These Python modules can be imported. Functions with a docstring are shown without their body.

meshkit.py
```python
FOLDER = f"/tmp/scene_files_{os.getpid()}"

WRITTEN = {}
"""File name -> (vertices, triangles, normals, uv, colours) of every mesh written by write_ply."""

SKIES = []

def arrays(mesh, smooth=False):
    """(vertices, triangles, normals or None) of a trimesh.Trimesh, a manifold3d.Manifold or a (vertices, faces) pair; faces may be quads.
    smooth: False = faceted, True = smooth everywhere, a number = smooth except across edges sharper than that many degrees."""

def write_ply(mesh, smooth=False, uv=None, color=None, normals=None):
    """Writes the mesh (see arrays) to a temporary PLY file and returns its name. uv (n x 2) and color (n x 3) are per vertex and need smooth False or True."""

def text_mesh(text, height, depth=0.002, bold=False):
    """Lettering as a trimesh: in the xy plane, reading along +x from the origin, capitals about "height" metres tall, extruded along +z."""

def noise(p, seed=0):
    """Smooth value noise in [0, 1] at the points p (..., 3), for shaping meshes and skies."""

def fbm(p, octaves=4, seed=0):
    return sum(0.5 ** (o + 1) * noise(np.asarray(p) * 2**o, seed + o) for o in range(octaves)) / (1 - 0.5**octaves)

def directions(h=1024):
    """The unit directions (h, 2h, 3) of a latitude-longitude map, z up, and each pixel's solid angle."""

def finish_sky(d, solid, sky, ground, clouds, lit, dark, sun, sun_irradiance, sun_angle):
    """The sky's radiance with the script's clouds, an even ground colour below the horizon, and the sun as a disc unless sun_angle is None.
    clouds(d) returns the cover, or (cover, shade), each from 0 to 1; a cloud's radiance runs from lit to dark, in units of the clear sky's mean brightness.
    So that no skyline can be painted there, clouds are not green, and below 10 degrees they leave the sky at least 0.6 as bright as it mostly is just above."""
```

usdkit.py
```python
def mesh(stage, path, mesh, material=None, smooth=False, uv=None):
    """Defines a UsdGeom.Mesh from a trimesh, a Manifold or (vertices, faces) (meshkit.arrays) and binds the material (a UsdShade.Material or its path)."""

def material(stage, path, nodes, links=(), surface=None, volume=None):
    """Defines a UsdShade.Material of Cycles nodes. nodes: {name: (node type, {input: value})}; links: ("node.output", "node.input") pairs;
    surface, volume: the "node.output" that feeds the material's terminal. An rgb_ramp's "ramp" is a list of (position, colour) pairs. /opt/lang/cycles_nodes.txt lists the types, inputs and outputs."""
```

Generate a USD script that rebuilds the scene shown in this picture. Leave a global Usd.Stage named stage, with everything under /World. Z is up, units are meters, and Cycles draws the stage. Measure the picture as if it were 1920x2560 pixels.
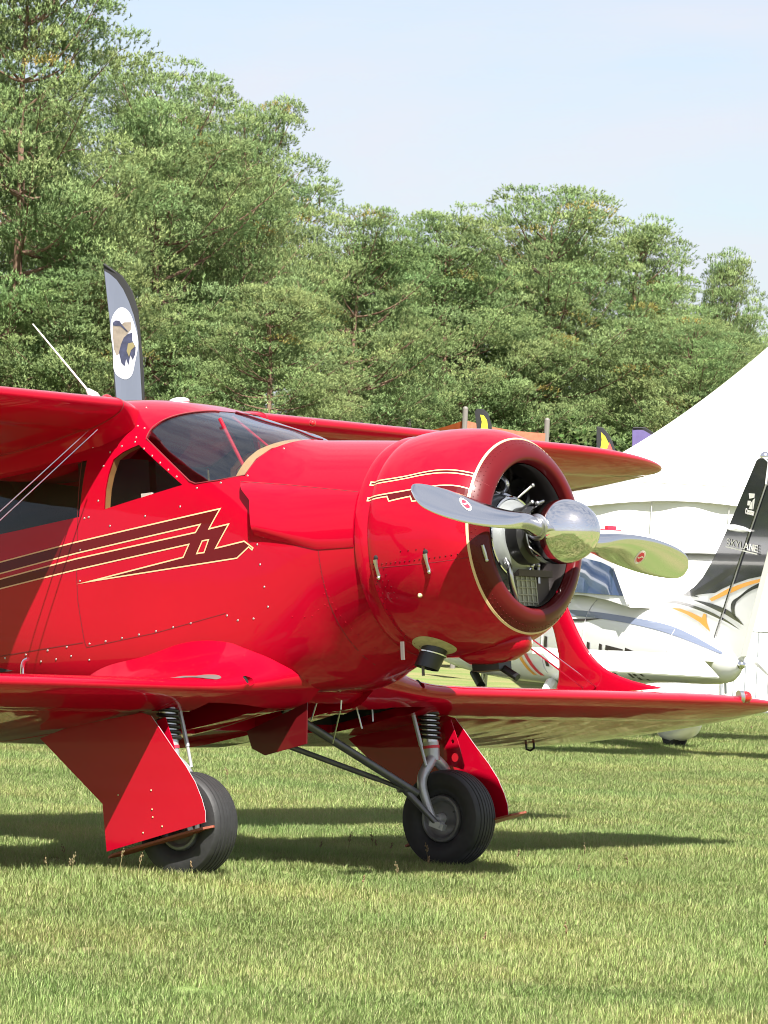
import math, random
import numpy as np, trimesh, manifold3d as m3, shapely
from shapely.geometry import Polygon, box as sbox, Point, LineString
from shapely import affinity
from scipy.interpolate import PchipInterpolator
import usdkit, meshkit
from pxr import Usd, UsdGeom, UsdLux, UsdShade, Gf, Sdf, Vt

# ------------------------------------------------------------------ stage, camera, sky, sun
stage = Usd.Stage.CreateInMemory()
UsdGeom.SetStageUpAxis(stage, UsdGeom.Tokens.z); UsdGeom.SetStageMetersPerUnit(stage, 1.0)
world = UsdGeom.Xform.Define(stage, '/World'); stage.SetDefaultPrim(world.GetPrim())
UsdGeom.Scope.Define(stage, '/World/Looks')

EXPOSURE = 1.50
SKY_STRENGTH = 0.062
SUN_INTENSITY = 1.25
SUN_DIR = np.array([.15, -.77, 1.02]); SUN_DIR = SUN_DIR/np.linalg.norm(SUN_DIR)
CAM_H, CAM_PITCH, CAM_ROLL = 1.654, math.radians(0.905), math.radians(2.9)

cam = UsdGeom.Camera.Define(stage, '/World/camera')
cam.CreateHorizontalApertureAttr(36.0); cam.CreateVerticalApertureAttr(48.0); cam.CreateFocalLengthAttr(201.81)
cam.CreateClippingRangeAttr(Gf.Vec2f(0.5, 3000)); cam.CreateExposureAttr(EXPOSURE)
_up0 = np.array([0, -math.sin(CAM_PITCH), math.cos(CAM_PITCH)]); _fw = np.array([0, math.cos(CAM_PITCH), math.sin(CAM_PITCH)]); _rt0 = np.array([1., 0, 0])
_c, _s = math.cos(CAM_ROLL), math.sin(CAM_ROLL)
_rt, _up = _c*_rt0+_s*_up0, -_s*_rt0+_c*_up0
cam.AddTransformOp().Set(Gf.Matrix4d(*[float(v) for r in (np.append(_rt, 0), np.append(_up, 0), np.append(-_fw, 0), np.array([0, 0, CAM_H, 1])) for v in r]))

sun_el = math.asin(SUN_DIR[2]); sun_rot = math.atan2(SUN_DIR[0], SUN_DIR[1])
sky_mat = usdkit.material(stage, '/World/Looks/sky_look', {
    'sky': ('sky_texture', {'sky_type': 'single_scattering', 'sun_disc': False, 'sun_elevation': sun_el, 'sun_rotation': sun_rot, 'altitude': 60.0, 'air_density': 1.0, 'aerosol_density': 1.6, 'ozone_density': 1.0}),
    'tc': ('texture_coordinate', {}),
    'map': ('mapping', {'mapping_type': 'point', 'scale': (3.0, 3.0, 9.0), 'location': (1.7, .4, .2)}),
    'n': ('noise_texture', {'scale': 1.6, 'detail': 7.0, 'roughness': .58, 'distortion': .3}),
    'r': ('rgb_ramp', {'ramp': [(0, (.12, .12, .12)), (.34, (.28, .28, .28)), (.56, (.85, .85, .85)), (1, (.9, .9, .9))]}),
    'cl': ('mix_color', {'blend_type': 'mix', 'b': (4.85, 4.9, 5.4), 'use_clamp': False}),
    'bg': ('background_shader', {'strength': SKY_STRENGTH})},
    [('tc.generated', 'map.vector'), ('map.vector', 'n.vector'), ('n.fac', 'r.fac'), ('r.color', 'cl.fac'), ('sky.color', 'cl.a'), ('cl.result', 'bg.color')], surface='bg.background')
dome = UsdLux.DomeLight.Define(stage, '/World/sky')
UsdShade.MaterialBindingAPI.Apply(dome.GetPrim()).Bind(sky_mat)
dome.GetPrim().SetCustomDataByKey('kind', 'structure')

sun = UsdLux.DistantLight.Define(stage, '/World/sun')
sun.CreateIntensityAttr(SUN_INTENSITY); sun.CreateAngleAttr(0.53); sun.CreateColorAttr(Gf.Vec3f(1.0, .955, .88)); sun.CreateNormalizeAttr(True)
_z = SUN_DIR; _x = np.cross([0, 1, 0], _z); _x /= np.linalg.norm(_x); _y = np.cross(_z, _x)
sun.AddTransformOp().Set(Gf.Matrix4d(*[float(v) for r in (np.append(_x, 0), np.append(_y, 0), np.append(_z, 0), [0, 0, 60, 1]) for v in r]))
sun.GetPrim().SetCustomDataByKey('kind', 'structure')

# ------------------------------------------------------------------ helpers
taken = {}
def numbered(parent, name):
    k = (parent, name); n = taken.get(k, 0); taken[k] = n+1
    return name if n == 0 else f'{name}_{n:03d}'
def tag(prim, label=None, category=None, group=None, kind=None):
    for k, v in (('label', label), ('category', category), ('group', group), ('kind', kind)):
        if v: prim.SetCustomDataByKey(k, v)
    return prim
def path_of(parent): return '/World' if parent is None else str(parent.GetPath())
def thing(name, label, category, group=None, loc=None, rz=0.0, matrix=None):
    x = UsdGeom.Xform.Define(stage, '/World/'+numbered('/World', name))
    if matrix is not None: x.AddTransformOp().Set(matrix)
    else:
        x.AddTranslateOp().Set(Gf.Vec3d(*[float(v) for v in (loc or (0, 0, 0))])); x.AddRotateZOp().Set(float(rz))
    return tag(x.GetPrim(), label, category, group)
def obj(name, mesh, material, parent=None, smooth=30, label=None, category=None, group=None, kind=None, normals=None, tint=None):
    par = path_of(parent); p = par+'/'+numbered(par, name)
    if normals is None:
        m = usdkit.mesh(stage, p, mesh, material, smooth=smooth)
    else:
        m = usdkit.mesh(stage, p, mesh, material, smooth=False)
        m.CreateNormalsAttr(Vt.Vec3fArray.FromNumpy(np.asarray(normals, np.float32))); m.SetNormalsInterpolation('vertex')
    if tint is not None:
        pv = UsdGeom.PrimvarsAPI(m).CreatePrimvar('tint', Sdf.ValueTypeNames.Color3fArray, 'vertex')
        pv.Set(Vt.Vec3fArray.FromNumpy(np.asarray(tint, np.float32)))
    return tag(m.GetPrim(), label, category, group, kind)
def cat(*ms): return trimesh.util.concatenate([m for m in ms if m is not None])
def tm(v, f): return trimesh.Trimesh(np.asarray(v, float), np.asarray(f, int), process=False)
def box(lo, hi):
    lo, hi = np.minimum(lo, hi), np.maximum(lo, hi)
    return trimesh.creation.box(extents=hi-lo, transform=trimesh.transformations.translation_matrix((lo+hi)/2))
def tube(pts, r, sides=10, caps=True):
    p = np.asarray(pts, float); n = len(p); r = np.broadcast_to(r, (n,))
    t = np.gradient(p, axis=0); t /= np.linalg.norm(t, axis=1, keepdims=True)+1e-12
    ref = np.array([0, 0, 1.]) if abs(t[0, 2]) < .9 else np.array([1., 0, 0])
    a = np.cross(t[0], ref); a /= np.linalg.norm(a); A = []
    for i in range(n):
        a = a-t[i]*(a@t[i]); a /= np.linalg.norm(a)+1e-12; A.append(a)
    A = np.array(A); B = np.cross(t, A); an = np.arange(sides)*2*np.pi/sides
    v = p[:, None]+r[:, None, None]*(np.cos(an)[None, :, None]*A[:, None]+np.sin(an)[None, :, None]*B[:, None])
    f = []
    for i in range(n-1):
        for j in range(sides):
            a0, a1, b0, b1 = i*sides+j, i*sides+(j+1) % sides, (i+1)*sides+j, (i+1)*sides+(j+1) % sides
            f += [[a0, a1, b1], [a0, b1, b0]]
    v = v.reshape(-1, 3)
    if caps:
        v = np.vstack([v, p[0], p[-1]]); c0, c1 = len(v)-2, len(v)-1
        for j in range(sides):
            f += [[c0, (j+1) % sides, j], [c1, (n-1)*sides+j, (n-1)*sides+(j+1) % sides]]
    return tm(v, f)
def arc(p0, p1, p2, n=10):
    t = np.linspace(0, 1, n)[:, None]; p0, p1, p2 = map(np.asarray, (p0, p1, p2))
    return (1-t)**2*p0+2*t*(1-t)*p1+t*t*p2
def loft(rings, closed=True, cap0=False, cap1=False):
    R = np.asarray(rings, float); n, m = R.shape[:2]; f = []
    jj = range(m if closed else m-1)
    for i in range(n-1):
        for j in jj:
            a0, a1, b0, b1 = i*m+j, i*m+(j+1) % m, (i+1)*m+j, (i+1)*m+(j+1) % m
            f += [[a0, a1, b1], [a0, b1, b0]]
    v = R.reshape(-1, 3)
    for on, k in ((cap0, 0), (cap1, n-1)):
        if on:
            c = len(v); v = np.vstack([v, R[k].mean(0)])
            for j in range(m):
                e = [c, k*m+(j+1) % m, k*m+j] if k == 0 else [c, k*m+j, k*m+(j+1) % m]
                f.append(e)
    return tm(v, f)
def lathe(prof, center=(0, 0, 0), axis='x', n=64, closed=False):
    """prof: (along, radius) pairs turned round the axis."""
    a = np.arange(n)*2*np.pi/n; P = np.asarray(prof, float)
    if closed: P = np.vstack([P, P[:1]])
    ax, r = P[:, 0][:, None], P[:, 1][:, None]
    X = np.broadcast_to(ax, (len(P), n)); U = r*np.cos(a); V = r*np.sin(a)
    R = {'x': np.stack([X, V, U], -1), 'y': np.stack([U, X, V], -1), 'z': np.stack([V, U, X], -1)}[axis]
    return loft(R+np.asarray(center, float))
def outward(m):
    m = trimesh.Trimesh(m.vertices, m.faces, process=True)
    trimesh.repair.fix_normals(m); return m
def man(m):
    m = trimesh.Trimesh(m.vertices, m.faces, process=True); m.merge_vertices()
    if m.volume < 0: m.invert()
    return m3.Manifold(m3.Mesh(np.asarray(m.vertices, np.float32), np.asarray(m.faces, np.uint32)))
def prism_y(poly, y0, y1):
    """polygon in (x, z) pushed along y."""
    m = trimesh.creation.extrude_polygon(poly, y1-y0, engine='earcut')
    v = np.asarray(m.vertices); w = np.stack([v[:, 0], y0+v[:, 2], v[:, 1]], 1)
    m2 = tm(w, m.faces); m2.invert(); return m2
def cells(poly, dx, dz):
    """polygon cut into a grid of small triangles: (points, faces)."""
    x0, z0, x1, z1 = poly.bounds; V, F, n = [], [], 0
    shapely.prepare(poly)
    xs = np.arange(math.floor(x0/dx), math.ceil(x1/dx))*dx; zs = np.arange(math.floor(z0/dz), math.ceil(z1/dz))*dz
    for x in xs:
        for z in zs:
            c = sbox(x, z, x+dx, z+dz)
            if not poly.intersects(c): continue
            g = c if poly.contains(c) else poly.intersection(c)
            for q in getattr(g, 'geoms', [g]):
                if q.geom_type != 'Polygon' or q.area < 1e-9: continue
                if len(q.exterior.coords) == 5 and not q.interiors and q.equals(c):
                    v = np.array(q.exterior.coords)[:4]; f = np.array([[0, 1, 2], [0, 2, 3]])
                else:
                    v, f = trimesh.creation.triangulate_polygon(shapely.simplify(q, 1e-5), engine='earcut')
                if len(f) == 0: continue
                V.append(v); F.append(np.asarray(f)+n); n += len(v)
    return np.vstack(V), np.vstack(F)
def face_to(m, d):
    """turn each triangle so that it looks along d."""
    f = np.array(m.faces); v = np.asarray(m.vertices)
    nn = np.cross(v[f[:, 1]]-v[f[:, 0]], v[f[:, 2]]-v[f[:, 0]])
    w = (nn*np.asarray(d)).sum(1) < 0; f[w] = f[w][:, ::-1]
    return tm(v, f)
def spline(pts, n=80, closed=False):
    from scipy.interpolate import CubicSpline
    p = np.asarray(pts, float)
    if closed: p = np.vstack([p, p[:1]])
    s = np.concatenate([[0], np.cumsum(np.linalg.norm(np.diff(p, axis=0), axis=1))])
    return CubicSpline(s, p, bc_type='periodic' if closed else 'natural')(np.linspace(0, s[-1], n))

# ------------------------------------------------------------------ materials
M = {}
def mat(name, color, rough=.5, metal=0., coat=0., coat_rough=.03, spec=.5, noise=None, bump=None, **kw):
    nodes = {'p': ('principled_bsdf', {'base_color': color, 'roughness': rough, 'metallic': metal, 'coat_weight': coat, 'coat_roughness': coat_rough, 'specular_ior_level': spec, **kw})}
    links = []
    if noise or bump: nodes['tc'] = ('texture_coordinate', {})
    if noise:
        sc, amt = noise; c = np.asarray(color, float)
        nodes['n'] = ('noise_texture', {'scale': float(sc), 'detail': 5.0, 'roughness': .6})
        nodes['r'] = ('rgb_ramp', {'ramp': [(.25, tuple(c*(1-amt))), (.75, tuple(np.minimum(c*(1+amt), 1)))]})
        links += [('tc.object', 'n.vector'), ('n.fac', 'r.fac'), ('r.color', 'p.base_color')]
    if bump:
        sc, st = bump
        nodes['bn'] = ('noise_texture', {'scale': float(sc), 'detail': 3.0}); nodes['b'] = ('bump', {'strength': float(st), 'distance': .01})
        links += [('tc.object', 'bn.vector'), ('bn.fac', 'b.height'), ('b.normal', 'p.normal')]
        if coat: links.append(('b.normal', 'p.coat_normal'))
    M[name] = usdkit.material(stage, '/World/Looks/'+name, nodes, links, surface='p.BSDF')
    return M[name]
mat('red_paint', (.33, .0010, .0135), .36, coat=1.0, coat_rough=.035, coat_ior=1.30, spec=.05, noise=(1.3, .06), bump=(2.2, .06))
mat('red_fabric', (.32, .0010, .0130), .4, coat=1.0, coat_rough=.05, coat_ior=1.30, spec=.05, noise=(1.7, .06), bump=(3.0, .06))
mat('maroon_paint', (.085, .004, .006), .35, coat=.3, spec=.1, coat_rough=.04)
mat('cream_line', (.62, .44, .24), .45)
mat('seam_dark', (.14, .004, .008), .7)
mat('chrome', (.72, .725, .735), .045, metal=1.0, bump=(9.0, .015))
mat('polished_alloy', (.68, .685, .70), .15, metal=1.0, bump=(25.0, .02))
mat('steel', (.55, .55, .56), .3, metal=1.0)
mat('gear_grey', (.12, .12, .125), .38, metal=.55, noise=(14, .2))
mat('fork_silver', (.42, .43, .44), .38, metal=.5, noise=(18, .12))
mat('engine_grey', (.24, .255, .26), .36, metal=.3, noise=(9, .15))
mat('engine_black', (.012, .012, .013), .35)
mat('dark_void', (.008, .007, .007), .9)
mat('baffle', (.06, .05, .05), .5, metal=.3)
mat('rubber', (.018, .018, .019), .62, noise=(25, .3), bump=(90, .12))
mat('hub_grey', (.16, .16, .165), .42, metal=.5, noise=(12, .25))
mat('cooler_olive', (.32, .32, .24), .5, metal=.2)
mat('cooler_grid', (.46, .46, .34), .45, metal=.3)
mat('tan_trim', (.36, .20, .075), .6)
mat('tan_patch', (.40, .34, .19), .55, noise=(30, .25))
mat('grey_plate', (.115, .10, .092), .8, spec=.1)
mat('brown_plate', (.20, .045, .02), .5, noise=(25, .2))
mat('interior_dark', (.020, .016, .015), .8)
mat('interior_grey', (.16, .15, .15), .8)
mat('paper_white', (.78, .78, .76), .7)
mat('white_paint', (.74, .74, .735), .3, coat=.6)
mat('navy_gloss', (.012, .012, .018), .12, coat=1.0, coat_rough=.03)
mat('slate_stripe', (.16, .19, .27), .3, coat=.5)
mat('black_letter', (.03, .022, .02), .5)
mat('orange_stripe', (.75, .34, .05), .4)
mat('red_light', (.55, .01, .015), .12, coat=1.0, transmission_weight=.25)
mat('fuel_red', (.6, .02, .05), .4)
mat('decal_red', (.62, .03, .06), .45)
mat('decal_white', (.82, .80, .74), .5)
mat('blue_hose', (.02, .05, .22), .5)
mat('orange_tarp', (.46, .085, .014), .75, noise=(2.0, .1))
mat('orange_net', (.36, .125, .07), .85, noise=(14.0, .22))
mat('galvanised', (.44, .46, .50), .42, metal=.6, noise=(30, .12))
mat('flag_grey', (.11, .125, .175), .8)
mat('flag_black', (.012, .012, .014), .75)
mat('flag_white', (.46, .46, .54), .8)
mat('flag_tan', (.20, .165, .135), .85, noise=(9, .3))
mat('flag_navy', (.03, .033, .07), .85, noise=(12, .4))
mat('flag_gold', (.20, .165, .08), .85)
mat('flag_yellow', (.50, .44, .02), .75)
mat('flag_red', (.55, .06, .05), .75)
mat('flag_purple', (.11, .085, .22), .8, noise=(6, .12))
mat('tent_wall', (.72, .72, .72), .7, noise=(1.2, .03))
mat('post_grey', (.17, .155, .14), .6)
mat('screw_steel', (.42, .40, .39), .4, metal=.8)
mat('seam_grey', (.45, .44, .45), .8)

def pane(name, tint, f0=.05, gloss=(.95, .97, 1.0)):
    M[name] = usdkit.material(stage, '/World/Looks/'+name, {'t': ('transparent_bsdf', {'color': tint}), 'g': ('glossy_bsdf', {'color': gloss, 'roughness': .01}), 'w': ('layer_weight', {'blend': .5}),
        'pw': ('math', {'math_type': 'power', 'value2': 4.0}), 'f': ('math', {'math_type': 'multiply_add', 'value2': 1-f0, 'value3': f0}), 'm': ('mix_closure', {})},
        [('w.facing', 'pw.value1'), ('pw.value', 'f.value1'), ('f.value', 'm.fac'), ('t.BSDF', 'm.closure1'), ('g.BSDF', 'm.closure2')], surface='m.closure')
pane('clear_pane', (.90, .92, .93), .07)
pane('side_pane', (.84, .83, .82), .02)

def leafy(name, transl, hue_noise, rough=.8, spec=.04):
    M[name] = usdkit.material(stage, '/World/Looks/'+name, {
        'a': ('attribute', {'attribute': 'tint'}), 'g': ('geometry', {}),
        'n': ('noise_texture', {'scale': hue_noise, 'detail': 3.0}),
        'r': ('rgb_ramp', {'ramp': [(.3, (.82, .93, .86)), (.5, (1.0, 1.0, 1.0)), (.7, (1.18, 1.06, 1.06))]}),
        'mul': ('mix_color', {'blend_type': 'multiply', 'fac': 1.0, 'use_clamp': False}),
        'p': ('principled_bsdf', {'roughness': rough, 'specular_ior_level': spec}), 't': ('translucent_bsdf', {}), 'm': ('mix_closure', {'fac': transl})},
        [('a.color', 'mul.a'), ('g.position', 'n.vector'), ('n.fac', 'r.fac'), ('r.color', 'mul.b'), ('mul.result', 'p.base_color'), ('mul.result', 't.color'), ('p.BSDF', 'm.closure1'), ('t.BSDF', 'm.closure2')], surface='m.closure')
leafy('pine_needles', .44, .55)
leafy('grass_blades', .55, .7)
leafy('broad_leaves', .25, .5, .5, .2)
M['pine_bark'] = usdkit.material(stage, '/World/Looks/pine_bark', {
    'tc': ('texture_coordinate', {}), 'm': ('mapping', {'scale': (9, 9, 2.5)}), 'n': ('noise_texture', {'scale': 2.0, 'detail': 6.0}),
    'r': ('rgb_ramp', {'ramp': [(.3, (.10, .055, .035)), (.6, (.17, .105, .07)), (.8, (.27, .19, .14))]}), 'b': ('bump', {'strength': .6, 'distance': .03}), 'p': ('principled_bsdf', {'roughness': .85})},
    [('tc.object', 'm.vector'), ('m.vector', 'n.vector'), ('n.fac', 'r.fac'), ('r.color', 'p.base_color'), ('n.fac', 'b.height'), ('b.normal', 'p.normal')], surface='p.BSDF')
M['turf'] = usdkit.material(stage, '/World/Looks/turf', {
    'g': ('geometry', {}), 'n1': ('noise_texture', {'scale': .5, 'detail': 4.0}), 'n2': ('noise_texture', {'scale': 40.0, 'detail': 4.0}),
    'r1': ('rgb_ramp', {'ramp': [(.35, (.15, .21, .065)), (.65, (.26, .235, .115))]}), 'r2': ('rgb_ramp', {'ramp': [(.3, (.55, .55, .55)), (.7, (1.2, 1.2, 1.15))]}),
    'mx': ('mix_color', {'blend_type': 'multiply', 'fac': 1.0, 'use_clamp': False}), 'p': ('principled_bsdf', {'roughness': .95, 'specular_ior_level': .1})},
    [('g.position', 'n1.vector'), ('g.position', 'n2.vector'), ('n1.fac', 'r1.fac'), ('n2.fac', 'r2.fac'), ('r1.color', 'mx.a'), ('r2.color', 'mx.b'), ('mx.result', 'p.base_color')], surface='p.BSDF')
# ------------------------------------------------------------------ ground
ground = obj('ground', tm([(-400, -60, 0), (400, -60, 0), (400, 900, 0), (-400, 900, 0)], [[0, 1, 2], [0, 2, 3]]), M['turf'], smooth=False)
tag(ground, 'flat mown airfield ground under the grass', None, None, 'structure')

# ------------------------------------------------------------------ red biplane (x forward, y to port, z up; x is the propeller axis)
TH, AL = math.radians(37.0), math.radians(7.3)
Fh = np.array([math.cos(TH), -math.sin(TH), 0]); Lh = np.array([math.sin(TH), math.cos(TH), 0])
Xv = math.cos(AL)*Fh+np.array([0, 0, math.sin(AL)]); Zv = -math.sin(AL)*Fh+np.array([0, 0, math.cos(AL)])
BO = np.array([-.27139, 24.33635, 0])
plane = thing('biplane', 'glossy red vintage biplane with radial engine and chrome propeller standing on grass', 'airplane',
              matrix=Gf.Matrix4d(*[float(v) for r in (np.append(Xv, 0), np.append(Lh, 0), np.append(Zv, 0), np.append(BO, 1)) for v in r]))
P = lambda name, mesh, m, parent=None, **k: obj(name, mesh, M[m], parent or plane, **k)
ZC = 1.752
SEC = np.array([  # x, top, bottom, widest height, half width, upper and lower exponent
 [ 0.84,2.350,1.154,1.752,0.598,2.0,2.0], [ 0.60,2.378,1.062,1.750,0.606,2.0,2.1], [ 0.40,2.400,1.000,1.745,0.612,2.0,2.7],
 [ 0.19,2.425,0.985,1.740,0.615,2.25,3.7], [ 0.00,2.500,0.985,1.735,0.615,2.8,4.6], [-0.20,2.568,0.985,1.730,0.615,3.2,5.0],
 [-0.41,2.645,0.985,1.725,0.615,3.3,5.0], [-0.70,2.735,0.985,1.720,0.615,3.3,4.8], [-1.00,2.782,0.985,1.715,0.612,3.3,4.5],
 [-1.30,2.800,0.985,1.710,0.608,3.2,4.0], [-1.80,2.785,0.990,1.700,0.590,3.0,3.0], [-2.50,2.680,1.020,1.690,0.530,2.6,2.6],
 [-3.50,2.440,1.110,1.680,0.400,2.3,2.3], [-4.50,2.180,1.260,1.680,0.250,2.1,2.1], [-5.40,1.960,1.420,1.680,0.110,2.0,2.0], [-5.80,1.840,1.540,1.690,0.040,2.0,2.0]])
_P = PchipInterpolator(SEC[::-1][:, 0], SEC[::-1][:, 1:], axis=0)
def sec(X): return _P(np.clip(X, -5.8, .84))
def hwid(X, Z):
    s = sec(np.asarray(X, float)); zt, zb, zm, hw, nt, nb = [s[..., i] for i in range(6)]
    up = Z >= zm; n = np.where(up, nt, nb)
    u = np.clip(np.where(up, (Z-zm)/(zt-zm), (zm-Z)/(zm-zb)), 0, 1)
    return hw*(1-u**n)**(1/n)
def fus_solid(inset, x0, x1, n=90, m=128):
    a = np.arange(m)*2*np.pi/m; R = []
    for X in np.linspace(x0, x1, n):
        zt, zb, zm, hw, nt, nb = sec(X); zt -= inset; zb += inset; hw = max(hw-inset, .01)
        c, s = np.cos(a), np.sin(a); e = np.where(s >= 0, nt, nb)
        y = hw*np.sign(c)*np.abs(c)**(2/e); z = zm+np.where(s >= 0, zt-zm, zm-zb)*np.sign(s)*np.abs(s)**(2/e)
        R.append(np.stack([np.full(m, X), y, z], 1))
    return man(loft(R, True, True, True))
def skin(V, F, off, side=-1):
    """(x, z) triangles laid on the fuselage side, off metres proud of it."""
    X, Zz = V[:, 0], V[:, 1]; y = hwid(X, Zz); e = 1e-3
    nx = -(hwid(X+e, Zz)-hwid(X-e, Zz))/(2*e); nz = -(hwid(X, Zz+e)-hwid(X, Zz-e))/(2*e)
    n = np.stack([nx, np.ones_like(nx), nz], 1); n /= np.linalg.norm(n, axis=1, keepdims=True)
    p = np.stack([X, y, Zz], 1)+np.asarray(off).reshape(-1, 1)*n
    p[:, 1] *= side
    return face_to(tm(p, F), (0, side, 0.02))
def decal(poly, off, dx=.06, dz=.04, side=-1): return cat(*[skin(*cells(g, dx, dz), off, side) for g in getattr(poly, 'geoms', [poly]) if g.geom_type == 'Polygon' and g.area > 1e-7])
def line_on(pts, w, off, n=40): return decal(LineString(pts).buffer(w/2, cap_style='flat'), off, .05, .05)

FWDWIN = Polygon([(-.718, 2.465), (-.77, 2.452), (-.83, 2.432), (-.892, 2.396), (-.920, 2.311), (-.937, 2.225), (-.945, 2.113), (-.369, 2.197)])
REARWIN = Polygon([(-1.98, 2.345), (-1.785, 2.377), (-1.091, 2.413), (-1.133, 2.088), (-1.583, 2.058), (-1.98, 2.035)])
WSPOLY = Polygon([(-.318, 2.212), (-.275, 2.194), (-.12, 2.198), (.042, 2.212), (.072, 2.302), (.108, 2.362), (.185, 2.44), (.06, 2.60), (-.42, 2.75), (-.425, 2.652), (-.52, 2.635), (-.61, 2.60), (-.665, 2.545), (-.675, 2.496)])
wsprism, fwprism, rwprism = (man(prism_y(p, -1, 1)) for p in (WSPOLY, FWDWIN, REARWIN))
outer = fus_solid(0, -5.8, .83, 140)
cut = wsprism+fwprism+rwprism
shell = (outer-fus_solid(.012, -2.7, .30, 80))-cut
fuselage = P('fuselage', shell, 'red_paint', smooth=28)
lining = (fus_solid(.015, -2.65, .28, 80)-fus_solid(.03, -2.6, .25, 80))
grow = lambda p, d: man(prism_y(p.buffer(d), -1, 1))
P('cabin_lining', lining-grow(WSPOLY, .028)-grow(FWDWIN, .025)-grow(REARWIN, .012), 'interior_dark', smooth=28)
P('window_trim', ((fus_solid(.013, -1.2, -.2, 40)-fus_solid(.055, -1.3, -.1, 40))^(grow(FWDWIN, .006)-grow(FWDWIN, -.001))), 'tan_trim', smooth=28)
P('windshield_trim', ((fus_solid(.013, -.1, .27, 40)-fus_solid(.024, -.2, .3, 40))^man(prism_y(Polygon([(.042, 2.19), (.042, 2.212), (.072, 2.302), (.108, 2.362), (.20, 2.46), (.135, 2.46), (.04, 2.362), (.008, 2.302), (-.03, 2.19)]), -1, 1))), 'tan_trim', smooth=28)
glass = fus_solid(.003, -2.7, .29, 80)-fus_solid(.007, -2.66, .27, 80)
P('windshield', glass^wsprism, 'clear_pane', smooth=28)
P('side_window', glass^fwprism^man(box((-3, -1, 0), (1, 0, 4))), 'side_pane'); P('side_window', glass^fwprism^man(box((-3, 0, 0), (1, 1, 4))), 'side_pane')
P('rear_window', glass^rwprism^man(box((-3, -1, 0), (1, 0, 4))), 'side_pane'); P('rear_window', glass^rwprism^man(box((-3, 0, 0), (1, 1, 4))), 'side_pane')
P('cabin_floor', cat(box((-2.5, -.54, 1.25), (.1, .54, 1.28)), box((-2.55, -.5, 1.28), (-2.5, .5, 2.6)), box((.0, -.47, 1.28), (.04, .47, 2.16))), 'interior_dark', smooth=False)
P('dashboard', cat(box((-.20, -.46, 2.14), (.02, .46, 2.185))), 'interior_dark', smooth=False)
P('dash_trim', box((-.30, -.515, 2.165), (-.03, -.47, 2.205)), 'tan_patch', smooth=False)
for yy in (-.27, .27):
    P('seat', cat(trimesh.creation.box((.5, .46, .14), trimesh.transformations.translation_matrix((-.85, yy, 1.62))), trimesh.creation.box((.13, .48, .82), trimesh.transformations.translation_matrix((-1.14, yy, 2.03)))), 'interior_dark', smooth=False)
P('rear_bench', cat(box((-2.3, -.45, 1.55), (-1.8, .45, 1.72)), box((-2.42, -.45, 1.6), (-2.25, .45, 2.12))), 'interior_grey', smooth=False)
P('cabin_brace', tube([(-.262, -.36, 2.575), (-.08, -.36, 2.24)], .011), 'red_paint')
P('cabin_brace', tube([(-.36, -.12, 2.612), (-.02, -.16, 2.36)], .008), 'red_paint')
P('windshield_post', tube([(-.43+.62*t, 0, float(sec(-.43+.62*t)[0])+.002) for t in np.linspace(0, 1, 12)], .005, 8), 'maroon_paint')
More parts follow.
